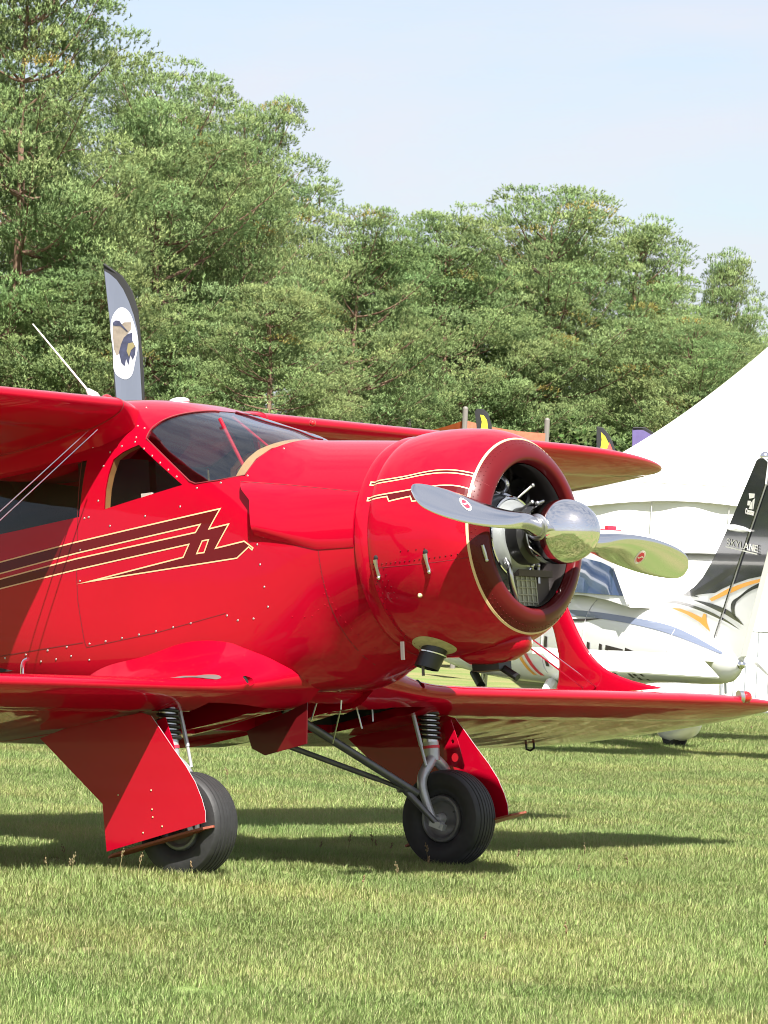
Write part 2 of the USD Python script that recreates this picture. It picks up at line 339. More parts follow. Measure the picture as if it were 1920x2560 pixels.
# windshield edge bead
wsb = np.array(WSPOLY.exterior.coords)[[9, 10, 11, 12, 13, 0, 1, 2, 3, 4, 5, 6]]
wsb = wsb[(wsb[:, 1] < 2.7)]
for sd in (-1, 1):
    q = [(x, sd*(hwid(x, min(z, float(sec(x)[0])-.003))+.001), min(z, float(sec(x)[0])-.003)+.001) for x, z in np.vstack([spline(wsb[:5], 24), wsb[5:]])]
    P('windshield_bead', tube(q, .0045, 6), 'seam_dark')

# painted flash on the side (maroon with cream edge)
BAND = Polygon([(-4.6, 1.66), (-1.766, 1.888), (-1.162, 1.949), (-.085, 2.039), (-.165, 1.933), (-.024, 1.947), (-.123, 1.820), (.076, 1.840), (.141, 1.794), (.129, 1.778), (.105, 1.797), (.019, 1.743), (-1.169, 1.704), (-.369, 1.790), (-.329, 1.851), (-1.171, 1.783), (-1.775, 1.726), (-4.6, 1.60)])
SLOT = Polygon([(-4.55, 1.632), (-1.770, 1.814), (-1.165, 1.877), (-.244, 1.955), (-.273, 1.921), (-1.167, 1.853), (-1.772, 1.789), (-4.55, 1.628)])
ISL = Polygon([(-.222, 1.862), (-.185, 1.864), (-.217, 1.803), (-.261, 1.802)])
full = BAND.difference(SLOT).difference(ISL)
inner = BAND.buffer(-.0075, join_style='mitre').difference(SLOT.buffer(.0075, join_style='mitre')).difference(ISL.buffer(.0075, join_style='mitre'))
for g in full.difference(inner.buffer(-.001)).geoms: P('cream_stripe', decal(g, .0015), 'cream_line')
for g in getattr(inner, 'geoms', [inner]): P('maroon_stripe', decal(g, .0017), 'maroon_paint')

# panel seams, door outline
seams = [line_on([(-1.128, 2.42), (-1.150, 1.95), (-1.166, 1.79), (-1.166, 1.613), (-1.133, 1.369), (-1.122, 1.337)], .005, .0012),
         line_on([(-1.122, 1.337), (-.60, 1.378), (-.082, 1.447)], .004, .0012), line_on([(-1.9, 1.338), (-1.146, 1.366)], .005, .0012),
         line_on([(.585, 1.745), (.594, 1.60), (.602, 1.45), (.612, 1.331), (.629, 1.20), (.635, 1.11)], .005, .0012),
         line_on([(.026, 2.178), (.309, 2.134), (.819, 2.042)], .004, .0012)]
for q in seams: P('panel_seam', q, 'seam_dark')
RIV = [(-1.061,2.487),(-.908,2.526),(-.843,2.469),(-.769,2.581),(-.713,2.561),(-.751,2.484),(-.751,2.511),(-.676,2.437),(-.607,2.388),(-.543,2.341),(-.478,2.294),(-.414,2.248),(-.923,2.443),(-.960,2.366),(-.987,2.167),(-1.093,2.076),(-1.061,2.079),(-.637,2.045),(-.380,2.074),(-.264,2.168),(-.102,2.182),(.058,2.208),(-.901,2.014),(-1.131,1.898),(-1.145,1.720),(-.799,2.697),(.116,2.059),(.138,1.959),(.165,1.809),(.179,1.696),(.201,1.570),(.158,2.361),(.216,1.458),(.110,1.401),(-.001,1.400),(-.075,1.433),(-1.786,1.327),(-1.610,1.333),(-1.429,1.343),(-1.276,1.351),(-1.098,1.356),(-.975,1.360),(-.850,1.369),(-.722,1.378),(-.595,1.387),(-.468,1.399),(-.338,1.411),(-1.497,1.285),(-1.372,1.288),(-1.251,1.297),(-1.115,1.265)]
riv = []
for x, z in RIV:
    s = trimesh.creation.icosphere(1, .0068); s.vertices = s.vertices*(1, .5, 1)+(x, -hwid(x, z), z); riv.append(s)
P('screw_heads', cat(*riv), 'screw_steel', kind='stuff', smooth=True)
riv = []
for x, z in [(.526,1.417),(.439,1.385),(.483,1.387),(.365,1.392),(.584,1.500),(.572,1.442),(.587,1.432)]+[(.585+.0007*k*k, 1.70-.036*k) for k in range(16)]:
    s = trimesh.creation.icosphere(1, .004); s.vertices = s.vertices*(1, .5, 1)+(x, -hwid(x, z), z); riv.append(s)
P('small_rivets', cat(*riv), 'red_paint', kind='stuff', smooth=True)

# raised side panel with an open rear edge
for sd in (-1, 1):
    nu, nv = 26, 16; G = []
    for k, (lay) in enumerate((1, 0)):
        g = np.zeros((nu, nv, 3))
        for i, u in enumerate(np.linspace(0, 1, nu)):
            for j, v in enumerate(np.linspace(0, 1, nv)):
                xr = (.028+(.131-.028)*min(v*3, 1)) if v < .34 else .131+.035*(v-.34)/.66 if v < .95 else .15
                x = .826+(xr-.826)*u
                zt = np.interp(x, [.026, .309, .819], [2.175, 2.131, 2.040]); zb = np.interp(x, [.115, .576, .826], [1.870, 1.743, 1.735])
                z = zt+(zb-zt)*v
                edge = min(v, 1-v); d = .004+.040*(u**2.2)*min(1, (edge*7)**.8)+.006*min(1, edge*12)
                yv = hwid(x, z)+(d if lay else max(d-.006, .001))
                g[i, j] = (x, sd*yv, z)
        G.append(g)
    ring = lambda g: g
    top = loft(G[0], closed=False); bot = loft(G[1], closed=False)
    rim = loft([G[0][-1], G[1][-1]], closed=False)
    P('engine_side_panel', cat(face_to(top, (0, sd, 0)), face_to(bot, (0, -sd, 0)), rim), 'red_paint', smooth=40)
# ------------------------------------------------------------------ engine cowling
COWL = [(.834, .599), (.840, .611), (.872, .618), (.905, .612), (.926, .608), (.940, .617), (1.0, .627), (1.1, .631), (1.2, .628), (1.3, .618), (1.4, .601), (1.48, .573), (1.545, .534)]
LIP = [(1.545, .534), (1.575, .508), (1.598, .480), (1.611, .452), (1.614, .432), (1.608, .414), (1.594, .405)]
INNER = [(1.594, .405), (1.56, .400), (1.50, .41), (1.40, .50), (1.2, .60), (.95, .605), (.86, .592)]
cs = PchipInterpolator(*np.array(COWL).T); cx = np.concatenate([[p[0] for p in COWL[:6]], np.linspace(.96, 1.545, 30)])
ctr = (0, 0, ZC)
cowl_part = P('cowling', outward(lathe(list(zip(cx, cs(cx)))+[(1.540, .530)]+[(a, b-.004) for a, b in list(zip(cx, cs(cx)))[::-1]], ctr, n=160, closed=True)), 'red_paint', smooth=35)
ls = spline(LIP, 24)
P('cowl_lip', outward(lathe(list(map(tuple, ls))+[(1.560, .400), (1.5415, .5305)], ctr, n=160, closed=True)), 'maroon_paint', smooth=35)
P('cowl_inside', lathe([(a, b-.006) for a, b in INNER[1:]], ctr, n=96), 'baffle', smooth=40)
P('cowl_pinstripe', outward(lathe([(1.538, .5405), (1.549, .5325), (1.549, .530), (1.538, .537)], ctr, n=160, closed=True)), 'cream_line', smooth=40)
P('cowl_gap', lathe([(.829, .590), (.834, .602), (.842, .600)], ctr, n=96), 'dark_void')
allc = np.array(COWL+LIP[1:]); csf = PchipInterpolator(allc[:13, 0], allc[:13, 1])
def on_cowl(x, phi, off=0.):
    """phi in degrees from the top towards starboard."""
    x = np.asarray(x, float); r = csf(np.clip(x, .834, 1.5449)); dr = csf.derivative()(np.clip(x, .834, 1.5449))
    k = 1/np.sqrt(1+dr*dr); a = np.radians(phi)
    rr = r+off*k; xx = x-off*dr*k
    return np.stack([xx, -rr*np.sin(a), ZC+rr*np.cos(a)], -1)
def on_lip(x, phi, off=0.):
    L = np.array(LIP); r = np.interp(x, L[:5, 0], L[:5, 1]); a = math.radians(phi); return np.array([x+off*.7, -(r+off*.7)*math.sin(a), ZC+(r+off*.7)*math.cos(a)])
def cowl_decal(poly, off):   # polygon in (x, phi/100)
    out = []
    for g in getattr(poly, 'geoms', [poly]):
        if g.geom_type != 'Polygon' or g.area < 1e-8: continue
        V, F = cells(g, .04, .03); p = on_cowl(V[:, 0], V[:, 1]*100, off)
        mid = p.mean(0)-np.array([mid_x(p), 0, ZC]); out.append(face_to(tm(p, F), mid/np.linalg.norm(mid)))
    return cat(*out)
def mid_x(p): return p[:, 0].mean()
C1 = [(.897, 56.4), (1.159, 56.6), (1.276, 54.8), (1.367, 53.7), (1.469, 53.3), (1.541, 53.0)]
C1B = [(.897, 59.0), (1.166, 58.7), (1.285, 57.1), (1.376, 56.3), (1.477, 55.9), (1.541, 55.7)]
C2 = [(.905, 65.9), (1.211, 65.0), (1.362, 63.5), (1.418, 63.2), (1.493, 63.1), (1.541, 63.8)]
C2B = [(.905, 68.2), (1.054, 68.1), (1.074, 70.9), (1.212, 69.5), (1.230, 72.3), (1.36, 71.2), (1.378, 73.5), (1.541, 72.8)]
h = lambda pts: [(a, b/100) for a, b in pts]
for up, lo in ((C1, C1B), (C2, C2B)):
    u = spline(h(up), 40); l = spline(h(lo), 40) if lo is C1B else np.array(h(lo))
    pg = Polygon(np.vstack([u, l[::-1]])).buffer(0)
    sc = affinity.scale(pg, 1, 1.08, origin=(0, 0)); inn = affinity.scale(sc.buffer(-.0075, join_style='mitre'), 1, 1/1.08, origin=(0, 0))
    ends = sbox(.905, 0, 1.541, 2)
    inn = inn.union(pg.intersection(sbox(1.52, 0, 1.541, 2)).intersection(affinity.scale(sc, 1, 1/1.08, origin=(0, 0)).buffer(-.006))).buffer(0)
    P('cowl_stripe_edge', cowl_decal(pg.difference(inn.buffer(-.001)), .0012), 'cream_line', smooth=60)
    P('cowl_stripe', cowl_decal(inn, .0014), 'maroon_paint', smooth=60)
# seam, rivets, latches
sm = [tube([on_cowl(x, 103.3+.9*(x-.94)/.5, -.001) for x in np.linspace(.93, 1.54, 20)], .0022, 5), tube([on_cowl(x, -103.3, -.001) for x in np.linspace(.93, 1.54, 20)], .0022, 5)]
sm.append(tube([on_lip(x, 57.5, -.0005) for x in np.linspace(1.55, 1.612, 10)], .0018, 5))
P('cowl_seam', cat(*sm), 'seam_dark')
rv = []
def dot(p, r):
    s = trimesh.creation.icosphere(1, r); s.apply_translation(p); return s
for k in range(19): rv.append(dot(on_cowl(.93+.031*k, 101.6), .0042))
for k in range(4): rv.append(dot(on_cowl(1.16+.05*k, 96.5), .004))
rng = np.random.default_rng(5)
for a in range(6):
    for b in range(3): rv.append(dot(on_cowl(.95+.04*b+.006*a, 104+3.2*a), .0036))
for p in range(14): rv.append(dot(on_cowl(.947+.0014*p*p*.2, 112+3.6*p), .0032))
for k in range(100): rv.append(dot(on_lip(1.560, 3.6*k), .0034)); 
for k in range(100): rv.append(dot(on_lip(1.577, 3.6*k+1.8), .0034))
P('cowl_rivets', cat(*rv), 'maroon_paint', kind='stuff', smooth=True)
for (xa, xb, p0, p1) in ((.986, .990, 99.2, 108.3), (1.314, 1.320, 99.1, 108.3)):
    a, b = on_cowl(xa, p0, .008), on_cowl(xb, p1, .007)
    lt = P('cowl_latch', cat(tube([a, (a+b)/2+(0, -.004, 0), b], [.013, .0085, .010], 8)), 'steel')
    P('latch_pin', cat(dot(on_cowl(xb, p1, .012), .012)), 'polished_alloy', lt, smooth=True)
    P('latch_slot', dot(on_cowl(xa, p0-.8, -.004), .016), 'dark_void', lt, smooth=True)
a, b = on_lip(1.596, 98.5, .009), on_lip(1.600, 108.6, .009)
P('cowl_latch', cat(tube([a, (a+b)/2, b], [.010, .012, .009], 8), dot(b, .011)), 'steel')
P('cowl_stud', cat(dot(on_cowl(1.215, 119.9, .0), .014), dot(on_cowl(1.215, 119.9, .010), .008)), 'tan_patch', smooth=True)

# exhaust stub and its rubbed patch, drain tab, bottom scoop
pg = Polygon(spline([(.945, 1.585), (.975, 1.50), (1.06, 1.455), (1.16, 1.49), (1.20, 1.60), (1.13, 1.66), (.98, 1.65)], 50, True))
P('exhaust_patch', cowl_decal(pg, .0015), 'tan_patch', smooth=60)
e0 = on_cowl(1.06, 160, -.03); e1 = e0+np.array([-.045, -.045, -.125])
pipe = P('exhaust_pipe', outward(loft([np.array([c+r*(math.cos(t)*np.array([1, 0, -.2])+math.sin(t)*np.array([0, 1, -.25])) for t in np.linspace(0, 2*np.pi, 28, endpoint=False)]) for c, r in ((e0, .070), (e0*.5+e1*.5, .068), (e1, .066), (e1, .059), (e0*.5+e1*.5, .059))])), 'engine_black')
P('pipe_band', tube([e0*.62+e1*.38+.071*(math.cos(t)*np.array([1, 0, -.2])+math.sin(t)*np.array([0, 1, -.25])) for t in np.linspace(0, 2*np.pi, 29)], .006, 6), 'polished_alloy', pipe)
P('drain_tab', box((1.008, -.468, 1.105), (1.026, -.455, 1.205)), 'grey_plate')
P('drain_tab', box((1.02, -.30, 1.02), (1.032, -.288, 1.10)), 'grey_plate')
sc = [np.array([(x, r*math.cos(t)*1.35, zc+r*math.sin(t)) for t in np.linspace(0, 2*np.pi, 24, endpoint=False)]) for x, r, zc in ((1.05, .02, 1.15), (1.15, .07, 1.145), (1.3, .085, 1.150), (1.42, .085, 1.165), (1.50, .065, 1.18), (1.525, .03, 1.185), (1.53, .003, 1.187))]
P('belly_scoop', loft(sc, True, True, True), 'red_paint', smooth=60)
P('belly_duct', cat(box((1.16, -.02, 1.035), (1.34, .10, 1.10)), tube([(1.30, .04, 1.06), (1.42, .04, .985)], .022, 8)), 'engine_black')

# ------------------------------------------------------------------ engine
eng = P('engine', lathe([(1.02, .29), (1.26, .29), (1.33, .265), (1.36, .262), (1.365, .245), (1.43, .225), (1.48, .205), (1.515, .18), (1.53, .15), (1.535, .0)], ctr, n=72), 'engine_grey', smooth=35)
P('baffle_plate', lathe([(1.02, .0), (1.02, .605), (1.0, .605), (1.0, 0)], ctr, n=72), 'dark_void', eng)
P('propeller_hub_drum', lathe([(1.50, .15), (1.52, .158), (1.60, .158), (1.62, .13), (1.66, .12), (1.66, 0)], ctr, n=64), 'engine_black', eng)
P('ignition_ring', cat(tube([(1.40, .252*math.sin(t), ZC+.252*math.cos(t)) for t in np.linspace(0, 2*np.pi, 73)], .015, 8, False), tube([(1.475, .218*math.sin(t), ZC+.218*math.cos(t)) for t in np.linspace(0, 2*np.pi, 73)], .009, 8, False)), 'chrome', eng)
fin = []
for k in range(15): fin += [(.30+.016*k, .098), (.304+.016*k, .098), (.305+.016*k, .075), (.315+.016*k, .075)]
for k in range(9):
    th = 2*math.pi*k/9
    Rm = np.eye(4); ca, sa = math.cos(th), math.sin(th)
    Rm[:3, :3] = [[1, 0, 0], [0, ca, sa], [0, -sa, ca]]; Rm[:3, 3] = ctr
    cy = lathe([(.26, .07)]+fin+[(.55, .09), (.57, .06), (.57, 0)], (1.14, 0, 0), 'z', 24); cy.apply_transform(Rm)
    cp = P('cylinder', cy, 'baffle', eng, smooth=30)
for k in range(9):
    th = 2*math.pi*k/9; ca, sa = math.cos(th), math.sin(th)
    Rm = np.eye(4); Rm[:3, :3] = [[1, 0, 0], [0, ca, sa], [0, -sa, ca]]; Rm[:3, 3] = ctr
    for sd in (-1, 1):
        tb = cat(tube([(1.37, sd*.05, .245), (1.35, sd*.085, .315)], .021, 10), tube([(1.36, sd*.078, .30), (1.28, sd*.115, .525)], .0125, 10)); tb.apply_transform(Rm)
        P('pushrod_tube', tb, 'chrome', eng, smooth=40)
    for sd in (-1, 1):
        bx = tube([(1.22, sd*.115, .52), (1.16, sd*.115, .56)], [.05, .045], 10); bx.apply_transform(Rm); P('rocker_box', bx, 'engine_black', eng, smooth=35)
    el = tube(arc((1.40, .03, .255), (1.50, .0, .31), (1.36, -.01, .37), 10), .012, 8); el.apply_transform(Rm)
    P('ignition_lead', el, 'engine_black' if k % 2 else 'steel', eng, smooth=40)
for k in range(18):
    th = 2*math.pi*(k+.5)/18; P('case_bolt', tube([(1.355, .256*math.sin(th), ZC+.256*math.cos(th)), (1.385, .256*math.sin(th), ZC+.256*math.cos(th))], .009, 6), 'steel', eng)
# oil cooler at the bottom of the opening
ck = P('oil_cooler', cat(box((1.38, -.02, 1.375), (1.485, .285, 1.535))), 'cooler_olive', eng, smooth=False)
P('cooler_frame', cat(box((1.47, -.03, 1.535), (1.515, .292, 1.572)), box((1.48, .17, 1.375), (1.490, .288, 1.535))), 'grey_plate', ck, smooth=False)
bars = [tube([(1.490, -.02+.045*i+.012, 1.38), (1.490, -.02+.045*i, 1.535)], .0038, 5) for i in range(5)]+[tube([(1.492, -.02, 1.395+.04*j), (1.492, .165, 1.395+.04*j)], .0038, 5) for j in range(4)]
P('cooler_grid', cat(*bars), 'cooler_grid', ck)
P('intake_elbow', tube(spline([(1.50, -.13, 1.62), (1.53, -.145, 1.58), (1.535, -.135, 1.50), (1.51, -.07, 1.42), (1.49, -.035, 1.38)], 24), .0165, 12), 'steel', eng, smooth=50)
P('primer_hose', tube(arc((1.50, -.17, 1.86), (1.52, -.10, 1.82), (1.48, -.06, 1.84)), .009, 8), 'decal_red', eng)
P('primer_fitting', tube([(1.485, -.06, 1.86), (1.485, -.05, 1.77), (1.48, -.03, 1.74)], .014, 8), 'decal_red', eng)
P('blue_hose', tube([(1.495, -.10, 1.845), (1.485, -.055, 1.842)], .013, 8), 'blue_hose', eng)
P('generator_can', cat(tube([(1.22, .30, 1.50), (1.40, .27, 1.46)], [.075, .07], 20), tube([(1.40, .27, 1.46), (1.46, .26, 1.45)], .03, 12)), 'cooler_olive', eng, smooth=35)
for q in (((1.52, .10, 1.60), (1.50, .12, 1.55)), ((1.54, .06, 1.59), (1.49, -.02, 1.60)), ((1.46, .22, 1.52), (1.40, .28, 1.60)), ((1.60, .06, 1.93), (1.60, .12, 1.945)), ((1.52, .14, 2.04), (1.45, .06, 1.96)), ((1.62, -.02, 1.93), (1.56, -.03, 1.90)), ((1.5, .18, 1.60), (1.5, .18, 1.50))):
    P('engine_fitting', cat(tube(q, .007, 6), dot(q[0], .013)), 'steel', eng, smooth=40)

# ------------------------------------------------------------------ propeller
PX = 1.75; PA = math.atan2(.160, 1.305)
bl = np.array([(.10, .105, .105, 62), (.20, .108, .108, 60), (.30, .115, .098, 55), (.42, .142, .066, 47), (.56, .176, .044, 40), (.72, .200, .032, 34), (.88, .208, .025, 29), (1.02, .200, .019, 26), (1.14, .182, .015, 24), (1.22, .158, .012, 23), (1.27, .125, .010, 22), (1.295, .085, .008, 22), (1.307, .045, .006, 22), (1.311, .008, .004, 22)])
bs = PchipInterpolator(bl[:, 0], bl[:, 1:])
def blade_point(side, r, s, front, lift=0.):
    """side -1 starboard, +1 port; s from -1 (trailing) to 1 (leading edge)."""
    c, t, b = bs(r); b = math.radians(b)
    rad = np.array([0, side*math.cos(PA), -side*math.sin(PA)]); mov = np.cross([1., 0, 0], rad)
    mov = mov/np.linalg.norm(mov)
    ch = math.cos(b)*mov+math.sin(b)*np.array([1., 0, 0]); nr = -math.sin(b)*mov+math.cos(b)*np.array([1., 0, 0])
    round_ = float(np.clip((.42-r)/.2, 0, 1)); sh = .28*(1-round_)
    w = math.sqrt(max(0, 1-s*s)); camber = (.85 if front else -.15)*(1-round_)+(.5 if front else -.5)*round_
    th = t*camber*w*(1+.25*s*(1-round_))
    return np.array([PX, 0, ZC])+rad*r+ch*(s*c/2+c*.06*(1-round_))+nr*(th+(lift if front else -lift))
for sd in (-1, 1):
    rings = []
    rs = np.concatenate([np.linspace(.10, 1.2, 46), np.linspace(1.21, 1.311, 22)])
    for r in rs:
        an = np.linspace(0, 2*np.pi, 40, endpoint=False)
        rings.append([blade_point(sd, r, math.cos(t), math.sin(t) >= 0) for t in an])
    blade = P('propeller_blade', outward(loft(np.array(rings), True, True, True)), 'polished_alloy', smooth=50)
    def disc(r0, r1, rc, lift, n=40, cut_=None):
        c = float(bs(rc)[0]); V = []; F = []; k = 5
        for i in range(k+1):
            rr = r0+(r1-r0)*i/k
            for j in range(n):
                t = 2*np.pi*j/n; V.append(blade_point(sd, rc+rr*math.cos(t), float(np.clip((rr*math.sin(t)-c*.06)/(c/2), -.98, .98)), True, lift))
        for i in range(k):
            for j in range(n):
                a, b, cc, d = i*n+j, i*n+(j+1) % n, (i+1)*n+(j+1) % n, (i+1)*n+j; F += [[a, b, cc], [a, cc, d]]
        return tm(V, F)
    RC = .80 if sd > 0 else .86
    P('blade_emblem', disc(0, .043, RC, .0016), 'decal_white', blade, smooth=True, label='round white maker emblem with red centre on the propeller blade')
    P('emblem_disc', disc(0, .0305, RC, .0026), 'decal_red', blade, smooth=True)
    # white wave across the red disc and lettering marks round the rim
    wv = []
    for q in np.linspace(-.027, .027, 15):
        wv.append([blade_point(sd, RC+q, (.006*math.sin(q/.027*3.1)+dz-float(bs(RC)[0])*.06)/(float(bs(RC)[0])/2), True, .0034) for dz in (-.0045+.002*abs(q)/.027, .0045-.002*abs(q)/.027)])
    P('emblem_wave', loft(np.array(wv), closed=False), 'decal_white', blade)
    mk = []
    for t in np.linspace(0, 2*np.pi, 36, endpoint=False):
        if 70 < math.degrees(t) % 180 < 110: continue
        c = float(bs(RC)[0])
        f = lambda rr, tt: blade_point(sd, RC+rr*math.cos(tt), (rr*math.sin(tt)-c*.06)/(c/2), True, .003)
        mk.append(loft(np.array([[f(.0335, t-.035), f(.0335, t+.035)], [f(.0395, t-.03), f(.0395, t+.03)]]), closed=False))
    P('emblem_lettering', cat(*mk), 'decal_red', blade)
    P('blade_clamp', tube([np.array([PX, 0, ZC])+np.array([0, sd*math.cos(PA), -sd*math.sin(PA)])*.172+.063*(math.cos(t)*np.array([1., 0, 0])+math.sin(t)*np.array([0, math.sin(PA)*sd, math.cos(PA)])) for t in np.linspace(0, 2*np.pi, 41)], .012, 8, False), 'steel', blade, smooth=40)
sp = np.array([(1.655, .150), (1.67, .160), (1.70, .169), (1.74, .174), (1.78, .176)]+[(1.80+.215*math.sin(t), max(.176*math.cos(t), .0001)) for t in np.linspace(0, math.pi/2, 28)])
P('spinner', lathe([(1.655, .0)]+list(map(tuple, sp)), ctr, n=96), 'chrome', smooth=50)

# ------------------------------------------------------------------ wings
def airfoil(n=40):
    b = (1-np.cos(np.linspace(0, np.pi, n)))/2
    yt = .6*(.2969*np.sqrt(b)-.1260*b-.3516*b**2+.2843*b**3-.1036*b**4)
    yc = np.where(b < .2, .6391*(b**3-.6075*b**2+.1147*b), .02208*(1-b)*.83)
    up = np.stack([b, yc+yt], 1)[::-1]; lo = np.stack([b, yc-yt], 1)[1:-1]
    return np.vstack([up, lo])     # trailing edge over the top to the nose and back below
AF = airfoil()
def section_curve(X0, Zl, slope, xl, xt, Y, thick=1., rib=0.):
    c = xl-xt; x = xl-AF[:, 0]*c; z = Zl+slope*(x-X0)+AF[:, 1]*c*thick
    return np.stack([x, np.full(len(x), Y), z], 1)
def wing(X0, Zl, slope, chord, y0, Y0, Y1, frac, ex, side, dz, sag=.0025):
    Xc = X0-chord*frac; R = []
    ys = np.concatenate([np.arange(y0, Y0, .05), Y0+(Y1-Y0)*np.sin(np.linspace(0, np.pi/2, 26))])
    for y in ys:
        if y <= Y0: xl, xt, k = X0, X0-chord, 1.
        else:
            u = min((y-Y0)/(Y1-Y0), .9995); k = (1-u**ex)**(1/ex); xl, xt = Xc+chord*frac*k, Xc-chord*(1-frac)*k
        r = section_curve(X0, Zl, slope, xl, xt, side*y, thick=1.0 if k == 1 else 1.0-.25*(1-k))
        r[:, 2] += dz*side*y
        bulge = np.sin(np.pi*AF[:, 0])*sag*(1-math.cos(2*np.pi*y/.30))/2*k
        r[:, 2] += np.where(np.arange(len(AF)) < 40, -bulge, bulge)
        R.append(r)
    return outward(loft(np.array(R), True, True, True))
UX, UZ, US, UC = -.72, 2.69, .146, 1.52
LX, LZ, LS, LC = .20, 1.005, .143, 1.50
for sd in (-1, 1): P('upper_wing', wing(UX, UZ, US, UC, .655, 3.9, 5.32, .21, 2.0, sd, -.002), 'red_fabric', smooth=35)
low = [wing(LX, LZ, LS, LC, .40, 3.56, 4.95, .09, 2.2, sd, -.006) for sd in (-1, 1)]
centre = outward(loft(np.array([section_curve(LX, LZ, LS, LX, LX-LC, y) for y in (-.41, -.2, 0, .2, .41)]), True, True, True))
wells = {sd: man(cat(box((-.62, sd*.28, .60), (.08, sd*1.0, .985)))) for sd in (-1, 1)}
for sd, w in zip((-1, 1), low): P('lower_wing', man(w)-wells[sd], 'red_fabric', smooth=30)
P('wing_centre_section', man(centre)-man(box((-.60, -.28, .60), (.10, .28, .985))), 'red_fabric', smooth=30)
lowz = lambda x: LZ+LS*(x-LX)-.035
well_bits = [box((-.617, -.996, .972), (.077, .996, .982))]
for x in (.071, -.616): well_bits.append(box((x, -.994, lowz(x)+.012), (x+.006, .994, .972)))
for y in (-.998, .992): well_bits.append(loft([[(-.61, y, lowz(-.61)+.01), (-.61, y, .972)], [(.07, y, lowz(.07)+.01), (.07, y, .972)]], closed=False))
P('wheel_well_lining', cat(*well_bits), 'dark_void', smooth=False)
# upper root fairing
for sd in (-1, 1):
    R = []
    base = section_curve(UX, UZ, US, UX, UX-UC, 0)
    mid = base.mean(0)
    for t in np.linspace(0, 1, 20):
        y = .66-.46*t; e = t**1.4; r = base.copy(); r[:, 1] = sd*y
        lowside = np.arange(len(AF)) >= 40
        k_ = np.clip((.66-y)/.16, 0, 1)**1.8
        r[:, 2] += np.where(lowside, -.17*k_*np.sin(np.pi*np.clip(AF[:, 0]*.85+.15, 0, 1)), 0)-.05*e*np.clip(1-AF[:, 0]*3, 0, 1)
        r[:, 0] -= .22*e*np.clip(1-AF[:, 0]*2.5, 0, 1)**.7
        R.append(r)
    P('upper_wing_fairing', outward(loft(np.array(R), True, True, True)), 'red_paint', smooth=40)
P('root_seam', cat(*[tube(section_curve(UX, UZ, US, UX+.001, UX-UC, sd*.656, 1.012)[8:70], .0032, 5, False) for sd in (-1, 1)]), 'seam_dark')
fairs = {}
# lower root fairing: fillet that swells from the wing to the belly
rootU = np.array([(-1.30, .86), (-1.25, 1.08), (-1.05, 1.27), (-.75, 1.33), (-.45, 1.40), (-.18, 1.44), (.0, 1.435), (.12, 1.39), (.22, 1.31), (.29, 1.21), (.325, 1.12), (.32, 1.065), (.295, 1.02), (.25, .985), (.2, .94), (.0, .90), (-.4, .84), (-.8, .79), (-1.2, .765), (-1.30, .775)])
for sd in (-1, 1):
    nU = 90; rc = spline(rootU, nU)
    wc = section_curve(LX, LZ, LS, LX, LX-LC, 0, 1.015)[:, [0, 2]]
    def resamp(c, n):
        s = np.concatenate([[0], np.cumsum(np.linalg.norm(np.diff(c, axis=0), axis=1))]); return np.stack([np.interp(np.linspace(0, s[-1], n), s, c[:, k]) for k in range(2)], 1)
    i_w = int(np.argmax(wc[:, 0])); i_r = int(np.argmax(rc[:, 0]))
    W = np.vstack([resamp(wc[:i_w+1], 50), resamp(wc[i_w:], 41)[1:]]); Rr = np.vstack([resamp(rc[:i_r+1], 50), resamp(rc[i_r:], 41)[1:]])
    R = []
    for t in np.linspace(0, 1, 36):
        y = .25+(1.30-.25)*t; wt = np.clip((Rr[:, 0]+.50)/1.0, 0, 1)[:, None]; wt = wt*wt*(3-2*wt)
        e = (1-t)**2.4*wt+(1-np.clip((y-.55)/.75, 0, 1))**3.8*(1-wt)
        c = W*(1-e)+Rr*e; R.append(np.stack([c[:, 0], np.full(len(c), sd*y), c[:, 1]-.006*sd*y*(1-e[:, 0])], 1))
    fm = outward(loft(np.array(R), True, True, True)); fairs[sd] = fm
    fv = np.asarray(fm.vertices); near = fv[(np.abs(np.abs(fv[:, 1])-.80) < .03) & (np.abs(fv[:, 2]-1.05) < .03)]; xh = float(near[:, 0].max()) if len(near) else .28
    fair = P('wing_root_fairing', man(fm)-wells[sd]-man(tube([(xh+.2, sd*.80, 1.075), (xh-.045, sd*.80, 1.045)], .030, 20)), 'red_paint', smooth=35)
    P('fairing_hole', tube([(xh-.042, sd*.80, 1.046), (xh-.05, sd*.80, 1.045)], .0295, 20), 'dark_void', fair)
    # bare metal walkway patch on top of the fairing
pts = spline([(.165, 1.0), (.12, .94), (.0, .93), (-.12, .98), (-.15, 1.08), (-.05, 1.12), (.06, 1.13), (.15, 1.08)], 40, True)
from scipy.interpolate import LinearNDInterpolator
def drape(m, V2, off):
    v = np.asarray(m.vertices); n = np.asarray(m.vertex_normals); k = n[:, 2] > .05; v = v[k]
    z = LinearNDInterpolator(v[:, :2], v[:, 2])(V2); return np.column_stack([V2, np.nan_to_num(z, nan=float(v[:, 2].mean()))+off])
V, F = cells(Polygon(pts), .025, .025); V = np.column_stack([V[:, 0], -V[:, 1]])
P('walkway_patch', face_to(tm(drape(fairs[-1], V, .003), F), (0, 0, 1)), 'grey_plate', smooth=True)
